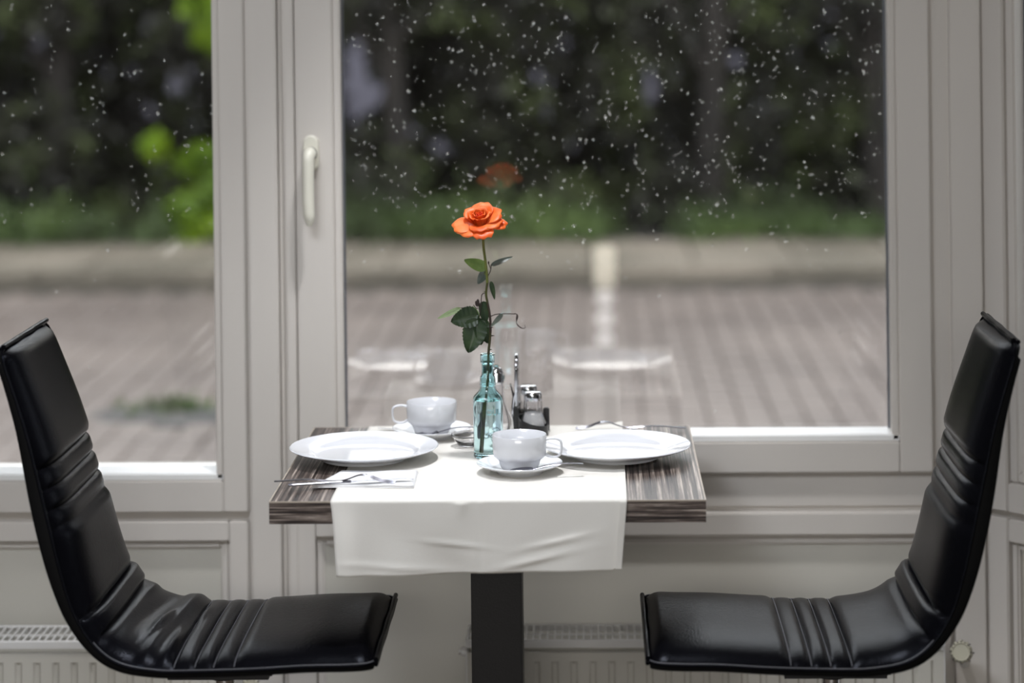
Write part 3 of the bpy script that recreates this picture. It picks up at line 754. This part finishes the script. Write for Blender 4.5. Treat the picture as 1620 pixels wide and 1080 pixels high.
kk = PZ(456, 768, zn + .006); ke = PZ(660, 757, zn + .006)
knife((kk.x, kk.y, zn + .0046), math.atan2(ke.y - kk.y, ke.x - kk.x), 'steel knife beside the fork in front of the left plate')
f2 = PZ(1135, 676, zn); 
fork((PZ(1085, 684, zn).x, 4.485, zn + .001), PI - .02, 'steel fork lying behind the right plate with arched neck showing')
k2 = PZ(596, 682, zn); knife((k2.x + .205, k2.y - .035, zn + .001), PI - math.atan2(.045, .2) , 'steel knife with its tip showing behind the left plate')

# small clear dish -------------------------------------------------
dc = PZ(741, 708, ZC)
t = thing('glass_dish', (dc.x, dc.y + .02, ZC), 'small clear glass dish between the rear cup and the bottle', 'dish')
MB().lathe([(0, 0), (.018, 0), (.020, .002), (.027, .012), (.0315, .0185), (.0325, .0195), (.0315, .0202), (.0320, .0215), (.0255, .0125), (.018, .0045), (.0005, .004)], 48).build('bowl', M['clear'], t, angle=60)

# bottle ------------------------------------------------------------
by = PZ(772, 728, TZ + .002).y + .026
bc = P(772, 640, by); pxm = 1 / ((P(822, 640, by).x - bc.x) / 50)
zb_ = TZ + .003
zz = lambda py: P(772, py, by).z - zb_
prof = []
body = .0263
def rp(px): return px / pxm
outer = [(.0005, .004), (.012, .004), (.019, .0015), (.0235, 0), (.0262, .0015), (.0268, .004), (.0262, .007), (body - .0006, .010), (body - .0004, zz(700)), (body - .0002, zz(660)),
         (body, zz(646)), (body + .0003, zz(640)), (body, zz(636)), (body, zz(630)), (body - .0006, zz(627)), (body - .004, zz(623.5)), (.0175, zz(619)), (.0145, zz(615)), (.0135, zz(611)), (.0132, zz(609.5)), (.0143, zz(608.5)), (.0145, zz(607.5)), (.0138, zz(605)),
         (.0141, zz(602)), (.0140, zz(597)), (.0128, zz(594.5)), (.0110, zz(593)), (.0106, zz(590)), (.0106, zz(578)), (.0110, zz(577)), (.0106, zz(576)), (.0114, zz(574.5)), (.0127, zz(573)), (.0130, zz(568)), (.0127, zz(562)), (.0130, zz(561)), (.0126, zz(559))]
wl = zz(632)
inner_ = [(.0105, zz(559)), (.0088, zz(562)), (.0086, zz(590)), (.0115, zz(598)), (.0112, zz(606)), (.0108, zz(612)), (.0135, zz(618)), (body - .0065, zz(625)), (body - .0025, zz(629)), (body - .0022, wl), (.0005, wl)]
bt = thing('bottle', (bc.x, by, zb_), 'aqua blue embossed glass bottle holding one orange rose', 'bottle')
MB().lathe(outer + inner_, 80).build('bottle_glass', M['bottle'], bt, angle=50)
def emboss(txt, size, zc, a0, m, parent, R):
    cu = bpy.data.curves.new('t', 'FONT'); cu.body = txt; cu.size = size; cu.extrude = .0006; cu.bevel_depth = .00025; cu.resolution_u = 4; cu.align_x = 'CENTER'
    ob = bpy.data.objects.new('t', cu); COL.objects.link(ob)
    dg = bpy.context.evaluated_depsgraph_get(); me = bpy.data.meshes.new_from_object(ob.evaluated_get(dg))
    bpy.data.objects.remove(ob)
    for v in me.vertices:
        x, y, z = v.co; a = a0 + x / R; r = R + z
        v.co = (r * math.sin(a), -r * math.cos(a), zc + y)
    me.materials.clear(); me.materials.append(m); me.name = 'embossed_letters'
    o = bpy.data.objects.new('embossed_letters', me); COL.objects.link(o); o.parent = parent; return o
emboss('OUL', .0135, zz(652), .42, M['bottle'], bt, body + .0004)
emboss('W', .012, zz(722), -.62, M['bottle'], bt, body - .0001)

# rose ---------------------------------------------------------------
ry = by
def Q(px, py, dy=0): return P(px, py, ry + dy)
r0 = Q(766, 372)
rose = thing('rose', (bc.x, by, zb_ + .012), 'single orange rose on a long leafy stem standing in the bottle', 'rose')
RO = Vector((bc.x, by, zb_ + .012))
def rl(p): return p - RO
sp_ = [rl(Q(764, 364)), rl(Q(765, 390)), rl(Q(767.5, 410)), rl(Q(770, 432)), rl(Q(771, 447))]
MB().tube(spline(sp_, 24), [.0024] * 25, 10).build('stem_top', M['stemg'], rose)
sp_ = [rl(Q(771, 446)), rl(Q(769, 465)), rl(Q(771, 477)), rl(Q(774.7, 497)), rl(Q(776, 517)), rl(Q(775, 537)), rl(Q(773, 556)), rl(Q(771.5, 600)), rl(Q(769, 630)), rl(Q(766.5, 680)), rl(Q(765, 715))]
MB().tube(spline(sp_, 60), [.0021 + .0005 * k / 60 for k in range(61)], 10).build('stem', M['stem'], rose)
for px, py, s in ((779, 531, 1), (768, 462, -1), (777, 518, 1), (772, 490, -1), (775, 553, 1)):
    a = rl(Q(px - s * 2, py)); MB().tube([a, a + Vector((s * .004, 0, .0005)), a + Vector((s * .0065, 0, -.0005))], [.0014, .0008, .0001], 6).build('thorn', M['stem'], rose)
def leaf(b_, t_, wpx, m, dyb=0, dyt=0, curl=.1, face=.0, serr=True):
    a = rl(Q(*b_, dyb)); e = rl(Q(*t_, dyt)); d = e - a; L = d.length; d.normalize()
    view = Vector((0, -1, .2)).normalized(); w = d.cross(view).normalized(); n_ = w.cross(d).normalized()
    w = (w * math.cos(face) + n_ * math.sin(face)).normalized(); n_ = w.cross(d).normalized()
    wm = wpx / 905 / 2; NL, NW = 22, 6; rings = []
    for i in range(NL + 1):
        u = i / NL; prof = (math.sin(PI * min(1, u ** .68)) ** .62) * (1 - .12 * u)
        if u > .9: prof = max(prof, .0)
        if serr and 0 < i < NL: prof *= 1 + (.05 if i % 2 else -.04)
        prof = max(prof, .02)
        rr = []
        for j in range(-NW, NW + 1):
            v = j / NW; off = d * (L * u) + w * (wm * prof * v) + n_ * (abs(v) * .22 * wm - curl * L * (u - .2) ** 2 * .5 + .02 * wm * math.sin(u * 40) * abs(v))
            rr.append(a + off)
        rings.append(rr)
    mb_ = MB(); mb_.loft(rings, closed=False); o = mb_.build('leaf', M[m], rose, angle=180)
    vm = MB().tube([a + d * (L * u) + n_ * (-.0002 - curl * L * (u - .2) ** 2 * .5) for u in (0, .25, .5, .75, .95)], [.0006, .0005, .0004, .0003, .0001], 5).build('vein', M[m], o)
    return o
leaf((770, 424), (734, 411), 20, 'rleaf2', 0, -.006)
leaf((769, 428), (756, 449), 15, 'rleaf3', 0, .012)
leaf((777, 420), (811, 405), 9.5, 'rleaf3', 0, .01, .25, .3)
leaf((776, 445), (783, 474), 9, 'rleaf', 0, .0, .2, .4)
leaf((757, 498), (713, 509), 36, 'rleaf', .0, -.010, .05)
leaf((757, 504), (741, 558), 40, 'rleaf', -.004, -.012, .05)
leaf((762, 505), (772, 543), 24, 'rleaf', .002, .004, .05)
leaf((765, 476), (768, 513), 18, 'rleaf', .004, .004, .05)
leaf((758, 503), (761, 546), 22, 'rleaf', .000, -.010, .08, .2)
leaf((729, 487), (692, 504), 9.5, 'rleaf4', .006, .01, .1, .2)
leaf((757, 505), (748, 484), 11, 'rleaf4', .01, .012, .1, .1)
leaf((795, 496), (776, 517), 8.5, 'rleaf3', -.004, -.004, .1, .4)
leaf((775, 512), (770, 517), 8, 'rleaf', 0, 0)
leaf((758, 484), (752, 476), 8, 'dry', 0, 0)
def twig(pts, r, m='dry'):
    return MB().tube(spline([rl(Q(*p)) for p in pts], 20), r, 6).build('twig', M[m], rose)
twig([(775, 501), (783, 497.5), (797, 496), (815, 496.5)], .0008)
twig([(769, 464), (763, 465), (761.5, 472), (761, 482), (759, 497), (757, 503), (748, 515)], .0008)
twig([(757, 503), (750, 492), (738, 487), (729, 487)], .0007)
twig([(757, 487), (753, 487), (749, 482)], .0006)
twig([(771, 438), (776, 428), (777, 418)], .0008)
twig([(776, 425), (773, 416), (773, 414)], .0007)
twig([(771, 436), (766, 432), (769, 424)], .0006, 'stemg')
MB().tube(spline([rl(Q(814, 495)), rl(Q(818, 498)), rl(Q(817.5, 505)), rl(Q(817, 510)), rl(Q(820, 515)), rl(Q(826, 519)), rl(Q(831, 518)), rl(Q(830, 514))], 24),
          [.001 + .0032 * math.exp(-((k - 5) / 2.6) ** 2) + .0014 * math.exp(-((k - 15) / 3) ** 2) for k in range(25)], 7, flat=.5).build('dried_bud', M['dry'], rose)
MB().tube([rl(Q(756, 473)), rl(Q(755.5, 477)), rl(Q(757, 482))], [.001, .0034, .0012], 8).build('dried_bud', M['dry'], rose)
MB().tube([rl(Q(773, 413)), rl(Q(773, 415)), rl(Q(773, 418))], [.0006, .0016, .0006], 8).build('dried_bud', M['dry'], rose)
# flower head: axis leaning towards the viewer
HO = rl(Q(761, 360))
AX = Euler((math.radians(30), math.radians(-5), 0)).to_matrix()
def petal(phi, r0_, h, wid, opn, curl, m, rad, notch=.0, zb=0):
    # surface: u up the petal (0..1), v across
    NU, NV = 14, 14; rings = []
    for i in range(NU + 1):
        u = i / NU; rr = []
        rho = r0_ + rad * (u ** 1.1) * opn + curl * max(0, u - .55) ** 2 * 3.2
        hh = h * (math.sin(min(u, 1) * PI / 2 * (1 - .18 * opn))) - curl * 1.5 * max(0, u - .62) ** 2
        wa = wid * (.35 + .65 * math.sin(PI * (.18 + .64 * u))) * (1 if u < .8 else math.sqrt(max(.03, 1 - ((u - .8) / .2) ** 2 * .75)))
        for j in range(NV + 1):
            v = j / NV * 2 - 1; a = phi + v * wa
            dz = -notch * math.exp(-(v / .3) ** 2) * u ** 4 - .10 * h * v * v * u
            ru = rho + .0012 * math.sin(v * 5 + phi * 3) * u
            rr.append((ru * math.cos(a), ru * math.sin(a), hh + dz + zb))
        rings.append(rr)
    mb_ = MB(); mb_.loft(rings, closed=False); o = mb_.build('petal', M[m], rose, angle=180)
    for v in o.data.vertices: v.co = HO + AX @ v.co
    sdp = o.modifiers.new('t', 'SOLIDIFY'); sdp.thickness = .0005
    return o
for k in range(3): petal(k * 2.1 + .3, .0014, .0275, 1.7, .06, 0, 'petal_in', .012, zb=.003)
for k in range(3): petal(k * 2.1 + 1.1, .0036, .0285, 1.4, .14, .0003, 'petal_in', .014, zb=.003)
for k in range(4): petal(k * 1.57 + .5, .0065, .0325, 1.15, .24, .0015, 'petal', .016, zb=.002)
for k in range(4): petal(k * 1.57 + 1.35, .0085, .0325, 1.1, .46, .004, 'petal', .018, .001, zb=.001)
for ph, op, cu_, w_, hh_, rr in ((-1.50, 1.0, .018, 1.05, .0245, .018), (.15, 1.08, .012, 1.05, .0320, .022), (1.25, 1.0, .009, 1.05, .0345, .021), (2.35, .95, .010, .95, .0310, .019), (-.55, 1.05, .020, .85, .026, .021)):
    petal(ph, .008, hh_, w_, op, cu_, 'petal', rr, .001, zb=0)
for ph, op, cu_, w_, hh_ in ((3.35, 1.5, .020, .82, .0200), (-2.35, 1.15, .028, .85, .0190), (-1.45, .98, .036, .75, .0205), (-.35, 1.2, .028, .6, .019)):
    petal(ph, .007, hh_, w_, op, cu_, 'petal', .020, .002, zb=.001)
for k in range(5):
    a = k * 1.257 + .4; tip = 1.0
    pts = [HO + AX @ Vector(((.003 + .020 * u) * math.cos(a), (.003 + .020 * u) * math.sin(a), -.004 + (.004 * math.sin(u * 3)) - (.003 * u))) for u in (0, .3, .6, 1)]
    if k == 0: pts = [rl(Q(768, 369)), rl(Q(778, 366)), rl(Q(788, 360)), rl(Q(796, 353)), rl(Q(801, 352.5))]
    MB().tube(pts, [.0028, .0026, .0018, .0004] if k else [.0026, .0024, .0014, .0008, .0003], 8, flat=.3).build('sepal', M['rleaf4'] if k == 0 else M['rleaf2'], rose)
MB().tube([HO + Vector((.002, 0, -.008)), HO + Vector((0, 0, -.003)), HO + AX @ Vector((0, 0, .004))], [.0026, .0052, .0060], 14).build('calyx', M['rleaf2'], rose)

# condiments ---------------------------------------------------------
hcy = 4.475
def cx_(px, Y=hcy): return P(px, 650, Y).x
zt0 = TZ + .0028
hold = thing('condiment_holder', (cx_(838), hcy, zt0), 'black condiment holder with a tall chrome loop handle', 'holder')
HX, HY = cx_(838), hcy
def ringwall(mb, cx, cy, r, z0, zf, n=40, th=.002):
    rings = []
    for k in range(n + 1):
        a = 2 * PI * k / n; c, s = math.cos(a), math.sin(a); z1 = zf(c, s)
        rings.append([(cx + r * c, cy + r * s, z0), (cx + r * c, cy + r * s, z1), (cx + (r - th) * c, cy + (r - th) * s, z1), (cx + (r - th) * c, cy + (r - th) * s, z0)])
    mb.loft(rings, cap=False)
sr = .0285
s1 = (cx_(843, 4.445) - HX, 4.445 - HY); s2 = (cx_(836, 4.505) - HX, 4.505 - HY)
mb = MB(); ringwall(mb, *s1, sr, 0, lambda c, s: .0275 - .0075 * c + .004 * s); mb.build('cup_ring', M['blackplastic'], hold)
mb = MB(); ringwall(mb, *s2, sr, 0, lambda c, s: .0275 - .0075 * c + .004 * s); mb.build('cup_ring', M['blackplastic'], hold)
MB().lathe([(0, 0), (sr - .001, 0), (sr - .001, .003), (0, .003)], 40, (s1[0], s1[1], -.0005)).lathe([(0, 0), (sr - .001, 0), (sr - .001, .003), (0, .003)], 40, (s2[0], s2[1], -.0005)).box(cx_(809) - HX, s1[0] + .018, -.045, .045, -.0005, .003, .0008).build('base', M['blackplastic'], hold)
MB().box(cx_(813) - HX, cx_(821) - HX, -.030, .045, 0, .052, .002).build('centre_wall', M['blackplastic'], hold)
MB().box(s1[0] + .018, s1[0] + .030, .0, .010, 0, .045, .002).build('rear_lug', M['blackplastic'], hold)
hxl = cx_(817) - HX; zh = P(817, 562, hcy).z - zt0
lp = [(hxl, -.022, .045)] + [(hxl + .0005, -.022 + .0, zh * .6)] + [(hxl + .001, .004 - .026 * math.cos(a), zh - .026 + .026 * math.sin(a)) for a in [PI * k / 12 for k in range(13)]] + [(hxl + .0005, .030, zh * .6), (hxl, .030, .045)]
MB().tube(spline(lp, 60), .0036, 12).build('loop_handle', M['chrome'], hold)
MB().tube([(hxl - .0105, -.018, P(807, 603, hcy).z - zt0), (hxl - .004, -.012, .066), (hxl - .0015, -.004, .045)], [.0006, .0022, .003], 8, flat=.5).build('clip', M['blackmetal'], hold)
MB().tube(spline([(hxl - .004, -.026, .004), (hxl - .0065, -.026, .035), (hxl - .005, -.024, .062), (hxl - .0005, -.022, .080)], 20), .0022, 8).build('brace', M['chrome'], hold)

def shaker(cx, cy, z0, htop, fill, label, name, fm):
    t = thing(name, (cx, cy, z0), label, 'shaker', 'salt and pepper shakers')
    # fluted glass
    H_ = htop - .014; n = 72
    prof = [(.0215, 0), (.0245, .002), (.0248, .010), (.0235, .020), (.0195, .032), (.0172, .040), (.0166, H_ - .001)]
    rings = []
    for r, z in prof: rings.append([((r * (1 + (.022 if k % 4 < 2 and z > .012 else 0))) * math.cos(2 * PI * k / n), (r * (1 + (.022 if k % 4 < 2 and z > .012 else 0))) * math.sin(2 * PI * k / n), z) for k in range(n)])
    for r, z in [(.0150, H_ - .001), (.0152, .042), (.0178, .033), (.0215, .021), (.0228, .010), (.0222, .004), (.001, .004)]:
        rings.append([(r * math.cos(2 * PI * k / n), r * math.sin(2 * PI * k / n), z) for k in range(n)])
    MB().loft(rings).build('glass_body', M['clear'], t, angle=50)
    MB().lathe([(0.001, .0042), (.0215, .0044), (.0224, .010), (.0213, .0205)] + ([(.0176, .0328), (.0158, fill)] if fill > .033 else [(.0180, fill)]) + [(.008, fill + .001), (.001, fill + .0014)], 40, cap=True).build('filling', fm, t)
    MB().lathe([(.0150, H_ - .002), (.0168, H_ - .002), (.0170, H_), (.0168, H_ + .008), (.0158, H_ + .0125), (.013, H_ + .014), (.001, H_ + .0145)], 48).build('cap', M['chrome'], t, angle=60)
    mb_ = MB()
    for k in range(6):
        a = k * PI / 3; mb_.lathe([(0.0002, .0), (.0009, 0), (.0009, .0003), (.0002, .0003)], 8, (.006 * math.cos(a), .006 * math.sin(a), H_ + .0143), cap=True)
    mb_.build('pour_holes', M['mark'], t)
    return t
zsh = zt0 + .003
hs = P(843, 619, 4.445).z - zsh
shaker(HX + s1[0], HY + s1[1], zsh, hs, .0385, 'glass salt shaker with white salt and chrome cap in front of the other shaker', 'salt_shaker', M['salt'])
hs2 = P(836, 609, 4.505).z - zsh
shaker(HX + s2[0], HY + s2[1], zsh, hs2, .032, 'pepper shaker with chrome cap behind the salt shaker', 'pepper_shaker', M['pepper'])
# cruet
cy_ = 4.455
c0 = P(786, 650, cy_)
cr = thing('oil_cruet', (c0.x, cy_, zt0), 'clear glass cruet with chrome pouring cap behind the aqua bottle', 'cruet')
zc_ = lambda py: P(786, py, cy_).z - zt0
MB().lathe([(.001, 0), (.018, 0), (.0215, .003), (.0235, .014), (.0225, .026), (.0180, .045), (.0135, .062), (.0120, .078), (.0120, zc_(606)), (.0105, zc_(606)), (.0105, .078), (.0120, .062), (.0165, .045), (.0210, .026), (.0220, .014), (.0195, .006), (.001, .005)], 56).build('glass_body', M['clear'], cr, angle=60)
MB().tube(spline([(.012, 0, zc_(612)), (.014, 0, zc_(630)), (.018, 0, zc_(645)), (.0245, 0, zc_(658)), (.0265, 0, zc_(668)), (.0245, 0, zc_(680)), (.020, 0, zc_(687))], 30), .0020, 10).build('handle', M['clear'], cr)
MB().lathe([(.0125, zc_(607)), (.0135, zc_(606)), (.0135, zc_(602)), (.0128, zc_(600)), (.0128, zc_(590)), (.0105, zc_(584)), (.006, zc_(581)), (.001, zc_(580))], 40).build('cap', M['chrome'], cr, angle=50)
MB().box(-.004, .0155, -.006, .006, zc_(603), zc_(590), .0025).box(-.006, .005, -.005, .005, zc_(588), zc_(577), .002).build('spout', M['chrome'], cr)

# ------------------------------------------------------------------ chairs
PRO = [(0, .514), (.05, .512), (.11, .511), (.2, .506), (.3, .504), (.35, .506), (.4, .517), (.435, .542), (.462, .585), (.478, .635), (.497, .72), (.515, .79), (.538, .87), (.566, .95), (.586, 1.005)]
def chair(name, loc, flip, label, lean=0.0, wr=0.0, seed=0, xcn=-.27):
    t = thing(name, loc, label, 'chair', 'black leather chairs', PI if flip else 0)
    pts = [Vector((-(u + lean * max(0, z - .53) ** 1.3), 0, z)) for u, z in PRO]
    NT = 230; C_ = spline(pts, NT)
    Ls = [0]
    for i in range(NT): Ls.append(Ls[-1] + (C_[i + 1] - C_[i]).length)
    tot = Ls[-1]
    Tn = [(C_[min(i + 1, NT)] - C_[max(i - 1, 0)]).normalized() for i in range(NT + 1)]
    Nn = [Vector((T.z, 0, -T.x)) for T in Tn]              # front side normal: up on the seat, forward on the back
    u_of = [-(C_[i].x) for i in range(NT + 1)]; z_of = [c.z for c in C_]
    def s_at_u(u): return next(Ls[i] for i in range(NT + 1) if u_of[i] >= u)
    def s_at_z(z): return next(Ls[i] for i in range(NT + 1) if z_of[i] >= z and u_of[i] > .4)
    seams = [s_at_u(q) for q in (.222, .254, .286, .318)] + [s_at_z(.545), s_at_z(.578)] + [s_at_z(q) for q in (.715, .748, .78, .812)]
    bend = s_at_z(.578)
    allseams = [0] + seams + [tot]
    def width(s):
        f = s / tot; w = .213 - .045 * max(0, (f - .45) / .55) ** 1.0
        e = min(s, tot - s); r = .03
        if e < r: w -= .014 * (1 - math.sqrt(max(0, 1 - ((r - e) / r) ** 2)))
        return w
    def thk(s):
        f = s / tot; k = .018 + .025 * math.exp(-((f - .68) / .2) ** 2)
        return k * (1 if tot - s > .02 else .75)
    r_ = random.Random(seed)
    folds = [(r_.uniform(.30, .44), r_.uniform(-.8, .9), r_.uniform(-1.0, -.4), r_.uniform(.004, .009), r_.uniform(.10, .25)) for _ in range(9)]
    def puff(s, v):
        k = next(i for i in range(len(allseams) - 1) if allseams[i] <= s + 1e-9 <= allseams[i + 1] + 1e-6)
        a, c = allseams[k], allseams[k + 1]; L_ = c - a; d = min(s - a, c - s)
        big = .0135 * min(1, (L_ / .12)) + .004
        edge = min(1, d / .018) if L_ > .05 else min(1, d / .010)
        h = big * (.55 + .45 * math.sin(edge * PI / 2)) if L_ > .05 else (.0140 if s < bend else .0115) * (.45 + .55 * math.sin(edge * PI / 2) ** .8)
        if k == 5: h += .003
        e2 = min(s, tot - s)
        if e2 < .03: h *= math.sqrt(max(0.02, 1 - ((.03 - e2) / .03) ** 2))
        h = h * (1.35 * max(0.0, 1 - abs(v) ** 3.4) ** .62 if s < bend else max(0.0, 1 - abs(v) ** 5) ** .55)
        if wr and s < bend:
            us = s / tot
            for fs, fv, sl, wd, lv_ in folds:
                h += wr * .0055 * math.exp(-((s - fs - sl * .035 * (v - fv)) / (wd * 1.3)) ** 2) * math.exp(-((v - fv) / (lv_ * 2.2)) ** 2)
            h += wr * .002 * math.sin(s * 90 + v * 4) * (1 - v * v) * math.exp(-((s - .37) / .08) ** 2)
        return h
    NVv = 36
    def loftpart(nm, i0, i1, m):
        rings = []
        for i in range(i0, i1 + 1):
            s = Ls[i]; w = width(s); c = C_[i]; n = Nn[i]; th = thk(s); rr = []
            for j in range(NVv + 1):
                v = math.sin((j / NVv * 2 - 1) * PI / 2) ; q = puff(s, v) - th * (.40 * abs(v) ** 10 + (.34 * abs(v) ** 5 if s > bend else 0))
                rr.append(Vector((c.x, v * (w - .002), c.z)) + n * (q - .004))
            rr.append(Vector((c.x, w - .003, c.z)) + n * (-th * .55)); rr.append(Vector((c.x, -w + .003, c.z)) + n * (-th * .55))
            rings.append(rr)
        return MB().loft(rings).build(nm, m, t, angle=50)
    ib = next(i for i in range(NT + 1) if Ls[i] >= bend)
    loftpart('seat', 0, ib, M['leather']); loftpart('backrest', ib, NT, M['leather'])
    rings = []
    for i in range(0, NT + 1):
        s = Ls[i]; w = width(s) + .001; c = C_[i]; n = Nn[i]; th = thk(s)
        sec = [(-1, .50), (-1.0, .85), (-.985, 1.0), (.985, 1.0), (1.0, .85), (1, .50), (.9, .46), (-.9, .46)]
        rings.append([Vector((c.x, a * w, c.z)) + n * (-th * k) for a, k in sec])
    MB().loft(rings).build('shell', M['leather_edge'], t, angle=50)
    # piping all around the pad edge
    for sg in (-1, 1):
        pth = [Vector((C_[i].x, sg * (width(Ls[i]) + .0005), C_[i].z)) + Nn[i] * (-thk(Ls[i]) * .46) for i in range(0, NT + 1, 2)]
        MB().tube(pth, .0026, 8).build('piping', M['leather'], t)
        pth = [p + Nn[min(NT, k * 2)] * .0030 + Vector((0, -sg * .0002, 0)) for k, p in enumerate(pth)]
        MB().tube(pth[:ib // 2 - 4], .0009, 6).build('stitching', M['thread'], t)
    for i, dd in ((0, Vector((.004, 0, 0))), (NT, Tn[NT] * .004)):
        if i == 0: dd = -Tn[0] * .004
        w = width(Ls[i])
        for off, rad in ((-.003, .0042), (-.011, .0036)):
            pth = [Vector((C_[i].x, v * w, C_[i].z)) + Nn[i] * off + dd + Nn[i] * (.0012 * math.sin(v * 9)) for v in [k / 16 * 2 - 1 for k in range(17)]]
            MB().tube(pth, rad, 8).build('end_piping', M['leather'], t)
    # seam threads
    for q in seams[:4]:
        i = next(k for k in range(NT + 1) if Ls[k] >= q)
        pth = [Vector((C_[i].x, v * width(q) * .97, C_[i].z)) + Nn[i] * (puff(Ls[i], v) - .0036) for v in [k / 30 * 2 - 1 for k in range(31)]]
        MB().tube(pth, .0007, 5).build('stitching', M['thread'], t)
    # swivel column and base
    zs = .438
    MB().box(xcn - .09, xcn + .09, -.08, .08, zs + .004, .492, .006).build('seat_plate', M['blackmetal'], t)
    MB().lathe([(.001, zs - .012), (.026, zs - .012), (.028, zs - .006), (.026, zs + .006), (.001, zs + .006)], 32, (xcn, 0, 0)).build('mount', M['blackmetal'], t)
    MB().lathe([(.0165, .05), (.0165, zs - .012)], 32, (xcn, 0, 0), cap=True).lathe([(.023, .03), (.023, .28), (.0165, .285)], 32, (xcn, 0, 0)).build('column', M['chrome'], t)
    MB().lathe([(.001, 0), (.21, 0), (.215, .004), (.20, .010), (.06, .022), (.03, .035), (.001, .035)], 64, (xcn, 0, 0)).build('base', M['chrome'], t)
    return t
chair('chair', (-.358, 4.035, 0), False, 'black leather chair at the left of the table with creased seat', .03, 1.0, 4)
chair('chair', (.085, 4.035, 0), True, 'black leather chair at the right of the table with smooth seat', -.0, 0, 5, -.307)

# ------------------------------------------------------------------ lamp in the room, seen only as a reflection in the main window
lt = thing('floor_lamp', (.045, .25, 0), 'pale lamp on a stack of white balls mirrored in the main window', 'lamp')
MB().lathe([(.001, 0), (.10, 0), (.10, .012), (.02, .02), (.001, .02)], 40).build('base', M['blackmetal'], lt)
for k in range(5): MB().lathe([(.001, -.034)] + [(.036 * math.cos(a), .034 * math.sin(a)) for a in [(-1.3 + 2.6 * q / 12) for q in range(13)]] + [(.001, .034)], 28, (0, 0, .06 + k * .078)).build('ball', M['lamp_ball'], lt)
MB().lathe([(.001, 0), (.042, 0), (.042, .15), (.001, .15)], 40, (0, 0, .42)).build('lamp_shade', M['lamp_shade'], lt)

# housing for the added table spot, out of view
t = thing('added_spotlight', (-.17, 4.10, 2.7), 'round white spotlight added out of view to light the table', 'lamp')
MB().lathe([(.001, 0), (.09, 0), (.09, -.015), (.075, -.02), (.075, -.055), (.07, -.055), (.07, -.02), (.001, -.02)], 40).build('housing', M['china'], t)
